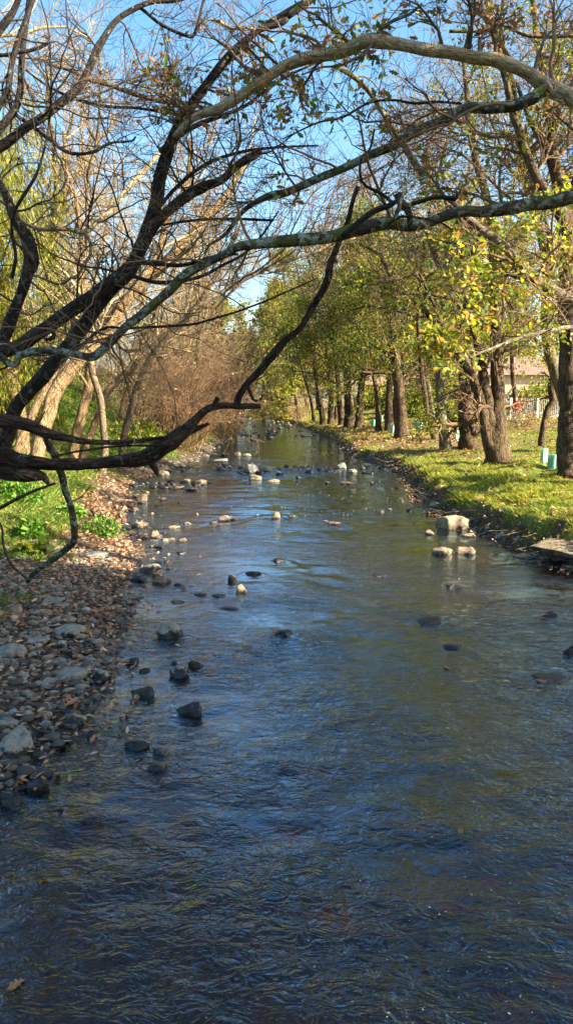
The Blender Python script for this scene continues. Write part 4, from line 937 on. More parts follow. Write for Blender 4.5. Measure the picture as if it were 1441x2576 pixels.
T.limb([(1195, 839), (1150, 765), (1090, 740), (1020, 735), (960, 720)], [10, 10, 6], [d-1, d-3], 'bark_trunk', 'branch', 8, seed=76, S=8)
T.limb([(1252, 700), (1260, 715), (1290, 780), (1330, 835), (1360, 870)], [14, 12, 7], [d, d+1], 'bark_trunk', 'branch', 5, seed=77, S=8)
T.grow(OAKLV, 'twig_brown')
T.crown(19000, .105, 'leaf_oak', SIM, th=.05, clump=.9, jit=.15, clear=[(1150, 830, 1300, 1300, .92), (1130, 600, 1280, 830, .5)])
b = onground(1434, 1196); d = depth(b)
T = Tree('oak_tree', b, 'thick upright oak trunk at the right edge, casting its shadow toward the creek'); T.minr = .006
T.limb([(1434, 1206), (1434, 1180), (1433, 1100), (1432, 1000), (1431, 880), (1430, 780), (1428, 650), (1420, 570), (1412, 500), (1395, 420), (1385, 340), (1375, 240), (1352, 120), (1338, 0), (1325, -150)], [80, 66, 58, 55, 53, 50, 46, 40, 30, 26, 22, 18, 15, 12, 9], d, 'bark_trunk', 'trunk', 16, seed=81, S=18)
T.limb([(1428, 620), (1418, 560), (1390, 512), (1345, 440), (1312, 350), (1282, 250), (1245, 100), (1200, 5)], [26, 26, 23, 20, 16, 12], [d, d-1], 'bark_trunk', 'branch', 12, seed=82, S=12)
T.limb([(1420, 560), (1390, 430), (1358, 350), (1330, 300), (1300, 210)], [20, 18, 14, 9], [d, d+1], 'bark_trunk', 'branch', 8, seed=83, S=10)
T.limb([(1441, 470), (1470, 380), (1500, 250), (1510, 100)], [22, 18, 12], d, 'bark_trunk', 'branch', 10, seed=84, S=10)
T.grow(OAKLV, 'twig_brown')
T.crown(7500, .10, 'leaf_oak', SIM, th=.1, clump=.9, jit=.15)
b = onground(1700, 1210); d = depth(b)
T = Tree('oak_tree', b, 'oak beyond the right edge whose sunlit limb slants in above the tree guards'); T.minr = .006
T.limb([(1700, 1220), (1702, 1100), (1706, 900), (1720, 700), (1740, 500), (1750, 250)], [90, 62, 50, 40, 24], d, 'bark_trunk', 'trunk', 12, seed=85, S=14)
T.limb([(1704, 960), (1600, 850), (1520, 800), (1441, 759), (1395, 735), (1350, 709), (1310, 679), (1280, 632), (1220, 585), (1172, 547), (1115, 505)], [44, 38, 30, 27, 24, 22, 18, 12], [d, d-1.5, d-2], 'bark_oak', 'branch', 10, seed=86, S=12)
T.limb([(1704, 1000), (1560, 830), (1441, 822), (1380, 832), (1300, 852), (1240, 875), (1180, 900)], [20, 14, 11, 10, 8, 5], [d, d-3, d-4], 'bark_oak', 'branch', 9, seed=87, S=8)
T.grow(OAKLV, 'twig_brown')
T.crown(7000, .13, 'leaf_yellow', SIM, th=.0, clump=.8, jit=.12)
b = onground(1180, 1130); d = depth(b)
T = Tree('oak_tree', b, 'dark oak with a hollowed burl low on its trunk, left of the triple-stemmed oak'); T.minr = .007
T.limb([(1182, 1136), (1180, 1110), (1176, 1075), (1170, 1040), (1168, 980), (1167, 900), (1166, 820), (1168, 720), (1162, 620), (1150, 520)], [62, 44, 42, 30, 26, 24, 20, 12], d, 'bark_trunk', 'trunk', 16, seed=91, S=16)
T.limb([(1188, 1095), (1200, 1078), (1204, 1070)], [16, 18, 8], [d-.3], 'bark_trunk', 'branch', 0, seed=92, S=10, knob=.2)
T.grow(OAKLV, 'twig_brown')
T.crown(16000, .11, 'leaf_oak', SIM, th=0., clump=1., jit=.2, clear=[(1130, 880, 1290, 1300, .9)])
b = onground(1360, 1124); d = depth(b)
T = Tree('young_tree', b, 'small crooked tree with a knobbly bend, between the upright trunk and the fence'); T.minr = .006
T.limb([(1359, 1128), (1364, 1090), (1370, 1049), (1380, 1025), (1390, 1008), (1386, 985), (1388, 939), (1393, 895), (1390, 865), (1378, 845), (1360, 800)], [19, 17, 15, 20, 18, 13, 12, 9, 5], d, 'bark_trunk', 'trunk', 8, seed=93, S=10, knob=.2)
T.limb([(1394, 890), (1405, 860), (1420, 835), (1432, 790)], [9, 7, 4], d, 'bark_trunk', 'branch', 6, seed=94, S=8)
T.grow([((35, 75), .4, (.6, 1.4), .5, 7, 4, .2, 0, 0), ((25, 65), .2, (.4, .8), .6, 5, 3, .2, 0, 5)], 'twig_brown')
T.crown(1100, .13, 'leaf_green', SIM, jit=.15)

# --- leafy oaks further up the right bank
def oak(x, y, wpx, Ht, lab, leafm='leaf_oak', nl=9000, sz=.19, n=11, spread=(2.4, 5.2), lean=(-.07, 0), group=None, name='oak_tree', t0=.22, th=-.25, mat='bark_trunk', tw='twig_brown', pos=None, droop=-.02):
    b = onground(x, y) if pos is None else np.array([pos[0], pos[1], float(H(pos[0], pos[1]))])
    if pos is None: Ht *= 1.18; nl = int(nl*1.45); sz *= .76; n += 2
    d = depth(b); r = .5*wpx/F*d if wpx else .28
    T = Tree(name, b, lab, group); T.minr = .007+.00012*max(d, 0)
    T.auto(b-np.array([0, 0, .1]), (lean[0], lean[1], 1), Ht, r, r*.25, mat, n=n)
    T.grow([((45, 85), t0, spread, .45, 9, 6, .14, droop, 0), ((30, 70), .15, (.4, .75), .6, 6, 4, .18, -.01, 6), ((30, 70), .15, (.4, .8), .65, 5, 3, .2, -.02, 5)], tw, 1, mat)
    T.crown(nl, sz, leafm, SIM, th=th, clump=1.3, jit=.32, lv=-2)
    return T
oak(1011, 1102, 31, 11.5, 'straight oak with dappled sunlight on its trunk, first along the far row from the camera', 'leaf_oak', 13000, .16, 13, (2.5, 4.4), th=-.2)
oak(952, 1087, 15, 9, 'slim oak left of the mint-coloured guard and the straight dappled trunk', 'leaf_oak', 7000, .17, 10, (2, 3.6))
oak(978, 1084, 21, 11, 'stout dark oak just behind the slim one, a guard at its left foot', 'leaf_oak', 9000, .2)
oak(992, 1074, 18, 11, 'half-hidden oak between the stout dark one and the dappled trunk', 'leaf_yellow', 7000, .2)
oak(903, 1071, 20, 12, 'rightmost trunk of the dark clump standing over the water bend', 'leaf_oak', 9000, .22, lean=(.03, 0))
oak(878, 1075, 22, 14, 'flared trunk of the dark clump with surface roots', 'leaf_oak', 9000, .22)
oak(860, 1069, 16, 11, 'leaning trunk at the left of the flared one in the dark clump', 'leaf_oak', 8000, .22, lean=(-.1, 0))
oak(832, 1067, 15, 15, 'dark trunk right of the pale-streaked one near the far bend', 'leaf_oak', 8000, .23)
oak(813, 1067, 14, 14.5, 'pale-streaked trunk near the far bend of the creek', 'leaf_oak', 9000, .23, lean=(-.05, 0))
oak(789, 1061, 8, 13, 'thin sapling trunk nearest the far bend', 'leaf_yellow', 6000, .22)
oak(846, 1058, 12, 13, 'oak behind the pale-streaked trunk, by the bright lawn', 'leaf_yellow', 7000, .24)
oak(1100, 1062, 14, 12, 'oak set back behind the two dark boulders on the right lawn', 'leaf_oak', 9000, .23)
oak(1300, 1062, 14, 11, 'oak with yellowing leaves close to the fence corner', 'leaf_yellow', 8000, .2, th=-.1, t0=.35)
oak(1420, 1062, 14, 12, 'oak in yellow leaf behind the fence at the right edge', 'leaf_yellow', 8000, .22, t0=.3)
oak(1020, 1047, 14, 14, 'tall oak far back on the lawn above the guards', 'leaf_green', 8000, .26)
oak(1200, 1048, 14, 14, 'broad oak in front of the pale house', 'leaf_oak', 8000, .26, t0=.35)
far = 'trees closing the view beyond the creek bend'
for i, (x, y_, Ht, lm) in enumerate([(-9, 118, 13, 'leaf_yellow'), (-2, 128, 14, 'leaf_green'), (5, 122, 13, 'leaf_oak'), (12, 120, 14, 'leaf_yellow'), (22, 118, 15, 'leaf_green'), (34, 116, 16, 'leaf_oak'), (47, 112, 16, 'leaf_green'), (62, 110, 17, 'leaf_oak'), (-20, 122, 14, 'leaf_oak'), (28, 95, 14, 'leaf_yellow'), (44, 92, 15, 'leaf_oak'), (-6.5, 98, 15, 'leaf_yellow'), (-3, 104, 15, 'leaf_oak'), (1.5, 92, 14, 'leaf_yellow'), (-10, 106, 16, 'leaf_oak'), (3, 108, 16, 'leaf_oak')]):
    oak(0, 0, 0, Ht, 'leafy tree in the distant line beyond the bend of the creek', lm, 4200, .42, 12, (3, 5.5), group=far, name='distant_tree', pos=(x, y_), t0=.12, th=-.5)
# trees behind and beside the viewpoint: they throw the shade that lies over the near water
for x, y_, Ht in [(12.5, 2.6, 13.), (10.2, -1.5, 12), (15.5, -2.5, 14), (11, -6, 13), (19.5, 2.0, 15), (7.5, -14, 14)]:
    oak(0, 0, 0, Ht, 'dense evergreen on the right bank beside the viewpoint, shading the near water', 'leaf_green', 9500, .34, 20, (2.6, 4.6), group='dense trees beside the viewpoint', name='evergreen_tree', pos=(x, y_), t0=.15, th=-.6)

# --- bare willows and others on the left bank
def bare(b, dr, Ht, r, lab, mat='bark_tan', tw='twig_pale', n=12, spread=(2.5, 5), ang=(22, 55), group=None, name='bare_tree', nn=(7, 6), minr=.006, trop=.03, t0=.2, kink=.10, S=12, leaf=0, lm='leaf_dead', w2=.14, w1=.15):
    b = np.asarray(b, float); T = Tree(name, b, lab, group); T.minr = minr
    T.auto(b-np.array([0, 0, .15]), dr, Ht, r, r*.3, mat, n=n, wander=kink, S=S, flare=1.25)
    T.grow([(ang, t0, spread, .5, 10, 6, w1, trop, 0), ((20, 60), .12, (.4, .8), .55, 7, 4, w2, trop*.6, nn[0]), ((20, 60), .12, (.4, .85), .6, 6, 3, w2+.03, 0, nn[1])], tw, 1, mat)
    if leaf: T.crown(leaf, .13, lm, WIL, droop=-.8, th=0, jit=.1)
    return T
def laid(x, y, px, w, lab, dd=(0, 0), mat='bark_tan', tw='twig_pale', n=10, seed=0, levels=None, dfix=None, name='bare_willow'):
    b = onground(x, y); d = depth(b) if dfix is None else dfix
    T = Tree(name, b, lab); T.minr = .005
    T.limb(px, w, [d+dd[0], d+dd[1]], mat, 'trunk', n, seed=seed, S=16)
    return T, d
LV = [((22, 60), .35, (1.5, 3.4), .42, 9, 5, .13, .02, 0), ((20, 60), .12, (.4, .8), .55, 7, 4, .16, .01, 7), ((20, 60), .12, (.4, .85), .6, 5, 3, .2, 0, 5)]
T, d = laid(88, 1250, [(86, 1262), (88, 1240), (92, 1160), (104, 1100), (112, 1072), (133, 1008), (170, 945), (210, 893), (258, 845), (308, 770), (352, 719), (402, 675), (470, 600), (560, 500), (640, 380)], [46, 38, 35, 36, 36, 33, 32, 30, 28, 24, 18, 11], 'tan willow trunk leaning far right, foremost on the left bank behind the fallen tree', (0, 3), seed=101)
T.limb([(300, 780), (360, 700), (400, 640), (420, 560), (470, 460), (480, 350)], [22, 20, 16, 10], [d+1.3, d+2], 'bark_tan', 'branch', 8, seed=111, S=10)
T.grow(LV, 'twig_pale')
T, d = laid(40, 1165, [(38, 1180), (43, 1133), (60, 1090), (74, 1064), (90, 1024), (112, 985), (136, 940), (170, 880), (200, 800), (215, 700), (205, 600), (190, 480)], [24, 22, 20, 19, 18, 16, 13, 9], 'slender pale trunk left of the foremost tan willow, leaning right', (0, 1), seed=102)
T.grow(LV, 'twig_pale')
T, d = laid(183, 1165, [(182, 1170), (186, 1140), (197, 1080), (210, 1030), (220, 990), (228, 934), (234, 890), (246, 830), (270, 740), (330, 640), (420, 520)], [28, 27, 26, 25, 24, 22, 16, 10], 'upright tan willow trunk with scaly bark, right of the foremost leaning one', (0, 2), seed=103)
T.grow(LV, 'twig_pale')
T, d = laid(208, 1155, [(207, 1160), (218, 1120), (232, 1085), (250, 1040), (262, 1005), (276, 978), (306, 950), (340, 923), (372, 899), (410, 868), (470, 800), (540, 700), (600, 580)], [20, 18, 17, 18, 18, 16, 14, 10], 'curving tan trunk bending right toward the brown thicket', (0, 3), seed=104)
T.limb([(250, 1045), (262, 1010), (280, 985), (300, 960)], [8, 7, 5], [d+.3], 'bark_tan', 'branch', 4, seed=105, S=8)
T.grow(LV, 'twig_pale')
T, d = laid(60, 1130, [(62, 1145), (58, 1090), (50, 1030), (36, 975), (20, 925), (8, 880), (0, 800), (10, 700)], [36, 34, 32, 30, 26, 18], 'grey-tan trunk leaning left near the left edge', (0, 1), seed=106)
T.grow(LV, 'twig_pale')
T, d = laid(105, 1140, [(106, 1150), (110, 1100), (118, 1050), (122, 1000), (124, 940), (118, 860), (135, 760), (150, 690), (140, 640), (135, 560), (170, 450), (160, 330)], [18, 20, 18, 18, 17, 17, 14, 9], 'thin upright grey trunk between the leaning willows', (0, 1), 'bark_grey', seed=107)
T.limb([(140, 700), (128, 660), (110, 610), (95, 560), (60, 500)], [12, 10, 6], [d], 'bark_grey', 'branch', 6, seed=108, S=8)
T.grow(LV, 'twig_pale')
for i, (x, y, dr, Ht, r, n, lab) in enumerate([
   (300, 1100, (.18, 0, 1), 12, .15, 13, 'bare tree rising behind the curving trunk on the left bank'),
   (400, 1090, (.12, 0, 1), 12, .14, 12, 'bare tree rising out of the left side of the brown thicket'),
   (515, 1078, (.05, 0, 1), 13, .16, 13, 'dark-stemmed bare tree above the right side of the brown thicket'),
   (575, 1066, (-.02, 0, 1), 13, .17, 13, 'bare tree farthest up the left bank near the bend'),
   (150, 1085, (.25, .1, 1), 13, .17, 13, 'tall bare tree behind the left-bank willows, leaning right'),
   (-60, 1120, (.2, 0, 1), 13, .18, 13, 'tall bare tree at the left edge with yellow lichened boughs'),
   (450, 1068, (.1, 0, 1), 14, .17, 12, 'bare tree back on the slope above the thicket')]):
    b = onground(x, y)
    bare(b, dr, Ht, r, lab, 'bark_grey' if i in (2, 3) else 'bark_tan', 'twig_brown' if i in (2, 3, 6) else 'twig_pale', n, (2.4, 5.2), minr=.007 if i != 5 else .006, leaf=900)
bare((-11, 19.5, float(H(-11, 19.5))), (.33, 0, 1), 15, .2, 'great yellow-limbed bare tree whose pale crown fills the upper left sky', 'bark_pale', 'twig_pale', 18, (3.5, 7), (30, 70), minr=.0055, nn=(9, 6), t0=.3, w2=.24, w1=.2)
bare((-6.5, 27, float(H(-6.5, 27))), (.10, 0, 1), 14, .14, 'tall pale bare tree behind the fallen tree, twigs against the blue', 'bark_grey', 'twig_pale', 15, (3, 5.5), (25, 60), minr=.006, nn=(7, 6), t0=.35, w2=.2)
bare((11.5, 31, float(H(11.5, 31))), (-.05, 0, 1), 17, .26, 'tall nearly bare oak behind the triple-stemmed oak, twigs against the sky', 'bark_oak', 'twig_brown', 17, (3.5, 6.5), (30, 70), minr=.007, nn=(8, 6), t0=.35, w2=.24, leaf=3000, lm='leaf_autumn')
bare((7.2, 35, float(H(7.2, 35))), (-.12, 0, 1), 16, .24, 'tall nearly bare oak arching toward the creek above the leafy oaks', 'bark_oak', 'twig_brown', 16, (3.5, 6), (30, 70), minr=.007, nn=(8, 6), t0=.45, w2=.24, leaf=3000, lm='leaf_autumn')

for i, (x, y_, Ht, tw, lab) in enumerate([
   (-10.5, 34, 14, 'twig_pale', 'golden-twigged bare tree on the left slope behind the weeping tree'),
   (-13, 42, 14, 'twig_brown', 'bare tree high on the left slope, brown twigs, third row'),
   (-9.0, 47, 15, 'twig_pale', 'bare golden tree over the pale thicket'),
   (-8.0, 58, 16, 'twig_brown', 'tall brown bare tree rising over the overhanging thicket'),
   (-15, 55, 15, 'twig_pale', 'bare tree at the top of the left slope'),
   (-7.5, 74, 17, 'twig_brown', 'tall bare tree upstream, crown reaching over the far bend'),
   (-11, 88, 17, 'twig_pale', 'pale bare tree beyond the farthest brown thicket'),
   (-3.5, 112, 17, 'twig_brown', 'bare tree standing at the end of the visible creek'),
   (5.5, 64, 17, 'twig_brown', 'nearly bare tree topping the dark clump over the bend'),
   (-6.8, 50, 16, 'twig_brown', 'fine-twigged bare tree overhanging the creek behind the big thicket'),
   (-5.0, 80, 18, 'twig_brown', 'bare tree whose twigs cross the open sky left of the bend'),
   (-8.5, 66, 17, 'twig_pale', 'golden bare tree leaning over the creek above the reddish thicket'),
   (-5.5, 96, 20, 'twig_brown', 'tallest bare tree at the far end of the creek, left of the bend'),
   (.5, 104, 20, 'twig_pale', 'pale bare tree right at the far bend, taller than its leafy neighbours'),
   (9.5, 50, 18, 'twig_brown', 'tall nearly bare oak rising behind the dappled straight oak'),
   (12.5, 62, 19, 'twig_pale', 'tall golden-twigged tree above the stout dark oak'),
   (4.8, 80, 19, 'twig_pale', 'golden-twigged tree above the thin sapling near the bend'),
   (15, 40, 17, 'twig_brown', 'nearly bare oak over the fence side lawn'),
   (13.5, 22, 15, 'twig_brown', 'nearly bare oak with twigs crowding the upper right sky')]):
    R_ = x > 3
    bare((x, y_, float(H(x, y_))), (-.04 if R_ else .12, 0, 1), Ht, .2, lab, 'bark_oak' if R_ else 'bark_grey', tw, 16, (2.6, 5.2), (30, 72), minr=.006+.00012*y_, nn=(8, 6), t0=.35 if R_ else .12, w2=.22, trop=.0, leaf=5000 if R_ else 1800, lm='leaf_autumn' if R_ else 'leaf_willow')

bare((7.9, 41, float(H(7.9, 41))), (-.30, -.05, 1), 18, .15, 'oak leaning out over the creek, its nearly bare crown filling the upper centre', 'bark_trunk', 'twig_brown', 18, (3, 5.5), (30, 75), minr=.009, nn=(8, 6), t0=.45, w2=.22, leaf=3500, lm='leaf_autumn')
bare((-6.6, 31, float(H(-6.6, 31))), (.26, 0, 1), 15.5, .15, 'dark bare tree leaning right from the left bank, twigs meeting the oaks over mid creek', 'bark_grey', 'twig_brown', 17, (3, 5.5), (30, 70), minr=.009, nn=(8, 6), t0=.4, w2=.22, leaf=900, lm='leaf_dead')

# --- tall weeping yellow-green tree at the left edge
b = np.array([-10.6, 27, float(H(-10.6, 27))])
T = Tree('weeping_tree', b, 'tall weeping tree in fine yellow-green leaf at the left edge'); T.minr = .01
T.auto(b, (.02, 0, 1), 10.5, .3, .06, 'bark_oak', n=46)
T.grow([((40, 80), .08, (1.3, 2.6), .3, 9, 5, .1, -.16, 0), ((20, 50), .2, (.6, 1.2), .4, 8, 3, .08, -.30, 10)], 'twig_brown')
T.crown(30000, .2, 'leaf_willow', WIL, droop=-2.2, th=-.9, jit=.22, lv=-2)
n = 60000; u = nrm(rng.normal(size=(n, 3)))*rng.random((n, 1))**.4; p = np.array([-10.2, 27, 7.6])+u*np.array([3.0, 2.6, 5.8])*(1+.22*vn(u*3.1, 8)[:, None])
p = p[vn(p*np.array([2.2, 2.2, .7]), 9) > -.15]; ax = rng.normal(size=p.shape)*.5; ax[:, 2] -= 1.6
V, Q = leaves(p, ax, rng.uniform(.12, .26, len(p)), WIL); tag(mk('foliage', V, Q, M['leaf_willow'], T.root), kind='stuff')

# --- brown twiggy thickets on the left bank
def thicket(x, y, n, Ht, spread_, lab, tw='twig_red', minr=.006, tilt=(.2, 0), leaf=700, name='thicket', nn=(6, 5)):
    b = onground(x, y); T = Tree(name, b, lab, None, 'shrub'); T.minr = minr
    st = b+np.stack([rng.normal(0, spread_*.3, n), rng.normal(0, spread_*.3, n), np.zeros(n)-.1], 1)
    dr = np.stack([rng.normal(tilt[0], .38, n), rng.normal(tilt[1], .35, n), np.ones(n)], 1)
    Pt, R = grow(st, dr, rng.uniform(.5, 1., n)*Ht, rng.uniform(.012, .03, n), np.full(n, .006), 12, .09, -.02)
    V, Q, bk = tubes(Pt, R, 5); mk('stem_cluster', V, Q, M[tw], T.root, None, True, {'bk': bk})
    st, d, ln, r = spawn(Pt, R, nn[0], (20, 60), .2, 1, (.25, .5), .6); P2, R2 = grow(st, d, ln, np.maximum(r, minr), np.full(len(r), minr*.7), 7, .16, -.02)
    st, d, ln, r = spawn(P2, R2, nn[1], (20, 70), .15, 1, (.35, .8), .7); P3, R3 = grow(st, d, ln, np.maximum(r, minr*.8), np.full(len(r), minr*.6), 6, .2, -.03)
    for a_, b_ in ((P2, R2), (P3, R3)):
        V, Q, bk = tubes(a_, b_, 3); T.tw.add(V, Q, None, bk)
    tag(T.tw.build('twig_mass', M[tw], T.root), kind='stuff'); T.last = [(P3, R3)]
    if leaf: T.crown(leaf, .10, 'leaf_dead', SIM, th=.1, jit=.1)
thicket(462, 1128, 70, 6.2, 1.9, 'big red-brown leafless thicket overhanging the left water edge', tilt=(.12, 0))
thicket(400, 1118, 50, 6.5, 2.4, 'leafless brown thicket left behind the overhanging one', 'twig_brown')
thicket(548, 1098, 50, 6.2, 2.4, 'reddish thicket trailing toward the water beyond the upturned log end', 'twig_red')
thicket(590, 1076, 44, 6.5, 3.0, 'farthest brown thicket on the left bank by the bend', 'twig_brown', .009)
thicket(350, 1092, 50, 7.0, 2.8, 'pale dry thicket behind the curving tan trunk', 'twig_pale', .008)
thicket(250, 1080, 44, 5.0, 3.2, 'pale tangle of dry stems up the left slope', 'twig_pale', .008)
thicket(480, 1066, 56, 8.0, 3.6, 'tall brown thicket high on the left slope', 'twig_brown', .010)
thicket(120, 1075, 40, 5.0, 3.4, 'dry pale scrub behind the leftmost willows', 'twig_pale', .009)
thicket(1290, 1080, 16, 2.0, 2.2, 'low dry bush with withered leaves in front of the red-clad walker', 'twig_brown', .006, (0, 0), 2600, 'dry_bush')
thicket(1215, 1120, 14, 1.7, 1.6, 'low bare bush between the burled oak and the split oak', 'twig_brown', .005, (0, 0), 240, 'dry_bush')
thicket(705, 1056, 26, 3.0, 3.6, 'light brown bush above the pale cobbles of the far shore', 'twig_pale', .010, (0, 0), 900, 'dry_bush')
thicket(745, 1058, 26, 2.8, 3.0, 'leafy brown bush right of the far shore cobbles', 'twig_pale', .010, (0, 0), 1100, 'dry_bush')

# green shrubs and low plants
def shrub(x, y, r, n, sz, mat, lab, hgt=None, name='shrub', shape=SIM, cat_='shrub', pos=None):
    b = onground(x, y) if pos is None else np.array([pos[0], pos[1], float(H(*pos))]); hgt = hgt or r
    T = Tree(name, b, lab, None, cat_); k = 26
    st = np.repeat(b[None], k, 0); dr = nrm(rng.normal(size=(k, 3))*np.array([1, 1, .4])+np.array([0, 0, .8]))
    Pt, R = grow(st, dr, rng.uniform(.6, 1, k)*hgt, np.full(k, .012), np.full(k, .004), 7, .1)
    V, Q, bk = tubes(Pt, R, 4); mk('stem_cluster', V, Q, M['twig_brown'], T.root, None, True, {'bk': bk})
    u = rng.normal(size=(n, 3)); u = nrm(u)*(rng.random((n, 1))**.45); u[:, 2] = np.abs(u[:, 2]); p = b+u*np.array([r, r*.8, hgt])*(1+.25*vn(u*2.5, 5)[:, None])
    ax = rng.normal(size=(n, 3)); ax[:, 2] -= .2
    V, Q = leaves(p, ax, rng.uniform(.6, 1.2, n)*sz, shape); tag(mk('foliage', V, Q, M[mat], T.root), kind='stuff')
shrub(42, 1262, .75, 1600, .09, 'herb', 'bright green nettle clump in full sun at the left edge', .75, 'nettle_clump', cat_='plant')
shrub(80, 1350, .34, 260, .14, 'herb', 'small broad-leaved plant in the sunny grass below the nettles', .3, 'broadleaf_plant', cat_='plant')
shrub(88, 1395, .32, 190, .17, 'leaf_green', 'dark broad-leaved weed at the edge of the leafy gravel', .26, 'broadleaf_plant', cat_='plant')
shrub(175, 1300, .45, 420, .09, 'herb', 'leafy weed under the hanging lichened branch', .35, 'broadleaf_plant', cat_='plant')
shrub(255, 1345, .5, 650, .07, 'herb', 'low green weeds on the lip of the left bank above the water', .45, 'broadleaf_plant', cat_='plant')
shrub(30, 1100, 2.2, 4000, .16, 'herb', 'bright green undergrowth on the slope at the left edge', 1.2)
shrub(320, 1110, 2.2, 3500, .14, 'leaf_green', 'dark green ivy mound between the curving trunk and the thicket', .9)
shrub(545, 1092, 1.3, 1600, .14, 'herb', 'bright green shrub by the water beyond the upturned log', .9)
shrub(660, 1052, 3.0, 2600, .26, 'leaf_yellow', 'yellow-green shrub closing the far bend of the creek', 2.0)
shrub(720, 1050, 3.4, 2600, .26, 'leaf_oak', 'shrub with mixed leaves behind the far shore cobbles', 3.0)
shrub(1150, 1060, 3.0, 3500, .18, 'leaf_green', 'low wide green bush on the right lawn behind the dark boulders', 1.3)
shrub(1060, 1046, 4.5, 4500, .26, 'leaf_green', 'wide green bush far back on the lawn', 2.6)
shrub(0, 0, 4.5, 5200, .24, 'leaf_yellow', 'yellow-green bush behind the fence at the right', 3.0, pos=(27, 66))
shrub(0, 0, 5.0, 5200, .26, 'leaf_oak', 'large bush left of the pale house', 3.6, pos=(14, 74))
shrub(0, 0, 3.6, 4200, .22, 'leaf_oak', 'bush just behind the fence, screening the pale house', 2.6, pos=(20.5, 63))
shrub(0, 0, 4.5, 4200, .30, 'leaf_oak', 'bush screening the distant brick house', 3.2, pos=(12.5, 104))
# ---------------------------------------------------------------- roots, guards, fence, house, walker
st = []; dr = []; L = []
for (y0, y1, n) in [(13.2, 17.5, 46), (17.5, 24, 60), (24, 40, 60)]:
    yy = rng.uniform(y0, y1, n); xx = xr(yy)+rng.uniform(.1, .4, n); z = H(xx, yy)+.02
    st.append(np.stack([xx, yy, z], 1)); dr.append(np.stack([-np.ones(n), rng.normal(-.3, .7, n), rng.normal(-.2, .3, n)], 1)); L.append(rng.uniform(.3, .9, n))
st, dr, L = map(np.concatenate, (st, dr, L)); Pt, R = grow(st, dr, L, rng.uniform(.006, .022, len(L)), np.full(len(L), .004), 9, .22, -.09)
hz_ = H(Pt[..., 0], Pt[..., 1]); Pt[..., 2] = np.maximum(Pt[..., 2], np.maximum(hz_, -.02)+R*.4)
V, Q, bk = tubes(Pt, R, 5)
tag(mk('root_tangle', V, Q, M['bark_oak'], attrs={'bk': bk}), 'exposed roots and twigs trailing from the undercut right bank', 'roots', kind='stuff')
n = 260; yy = rng.uniform(6, 24, n); xx = xl(yy)-rng.uniform(-.3, 2.2, n); Pt, R = grow(np.stack([xx, yy, np.maximum(H(xx, yy), 0)+.03], 1), np.stack([rng.normal(size=n), rng.normal(size=n)*.5, np.zeros(n)], 1), rng.uniform(.15, .6, n), rng.uniform(.002, .006, n), np.full(n, .002), 6, .15)
Pt[..., 2] = np.maximum(H(Pt[..., 0], Pt[..., 1]), 0)+.03; V, Q, bk = tubes(Pt, R, 4)
tag(mk('fallen_twig_litter', V, Q, M['twig_brown'], attrs={'bk': bk}), 'thin dead twigs strewn over the left bar', 'twigs', kind='stuff')
# leaf heap against the left bank lip
T = Tree('driftwood', onground(262, 1310), 'broken driftwood branch with dead leaves at the lip of the left bank', None, 'driftwood')
b = onground(262, 1310); d = depth(b)
T.limb([(228, 1282), (245, 1298), (262, 1305), (285, 1332), (308, 1345)], [7, 9, 8, 5], [d, d-1], 'bark_dead', 'trunk', 5, seed=120, S=8)
T.grow([((35, 80), .1, (.3, .8), .6, 6, 4, .2, -.05, 0)], 'twig_brown'); T.crown(260, .1, 'leaf_dead', OAK, th=-1, jit=.12)

# concrete ledge
t = NT('old_concrete'); pos = t.node('ShaderNodeNewGeometry').outputs['Position']; n_ = t.noise(pos, 6, 6, .65); f_ = t.noise(pos, 45, 3)
c = t.ramp(n_, [(.3, (.09, .07, .045)), (.5, (.22, .18, .12)), (.7, (.33, .29, .21))]); c = t.mix(t.ramp(f_, [(.4, .6), (.6, 0.)]), c, (.08, .065, .04))
M['concrete'] = t.out(t.principled(c, .9, t.bump(t.math('ADD', n_, f_), .9, .03), .2))
p = G(1475, 1385, .28); ang = .5
V, Tt = rockverts(4, 777, 12, .05, .6, .9); V[:, 2] = np.sign(V[:, 2])*np.abs(V[:, 2])**.35; V = V+.05*np.stack([vn(V*5, 1), vn(V*5, 2), 2.2*vn(V*4, 3)], 1); V = V*np.array([1.35, .8, .12]); a = .42
V = np.stack([V[:, 0]*math.cos(a)-V[:, 1]*math.sin(a), V[:, 0]*math.sin(a)+V[:, 1]*math.cos(a), V[:, 2]], 1)+p+np.array([.25, .3, .0])
tag(mk('concrete_slab', V, Tt, M['concrete'], None, p), 'weathered concrete ledge overhanging the water at the right edge, littered with leaves', 'concrete slab')
n = 160; q = p+np.array([.25, .3, 0])+np.stack([rng.normal(0, .7, n), rng.normal(0, .45, n), np.full(n, .125)], 1); a = rng.uniform(0, 6.3, n)
V, Q = leaves(q, np.stack([np.cos(a), np.sin(a), rng.normal(0, .2, n)], 1), rng.uniform(.05, .09, n), OAK, .2, .35)
tag(mk('leaf_litter', V, Q, M['leaf_dead']), 'dead leaves lying on the concrete ledge', 'leaf litter', kind='stuff')
for (x, y, w_, h_, lab) in [(1079, 1062, 60, 26, 'dark round boulder behind the dappled oak trunk on the lawn'), (1062, 1066, 40, 30, 'low dark boulder touching the dappled oak, left of the paired guards'), (895, 1040, 40, 10, 'dark earth mound by the bright far lawn')][:2]:
    b = onground(x, y); rock(x if x > 1070 else 1068, y, w_*.8, h_*.7, 'b', lab, None, 'boulder', z0=float(b[2]), name='boulder')
b = onground(1068, 1068)

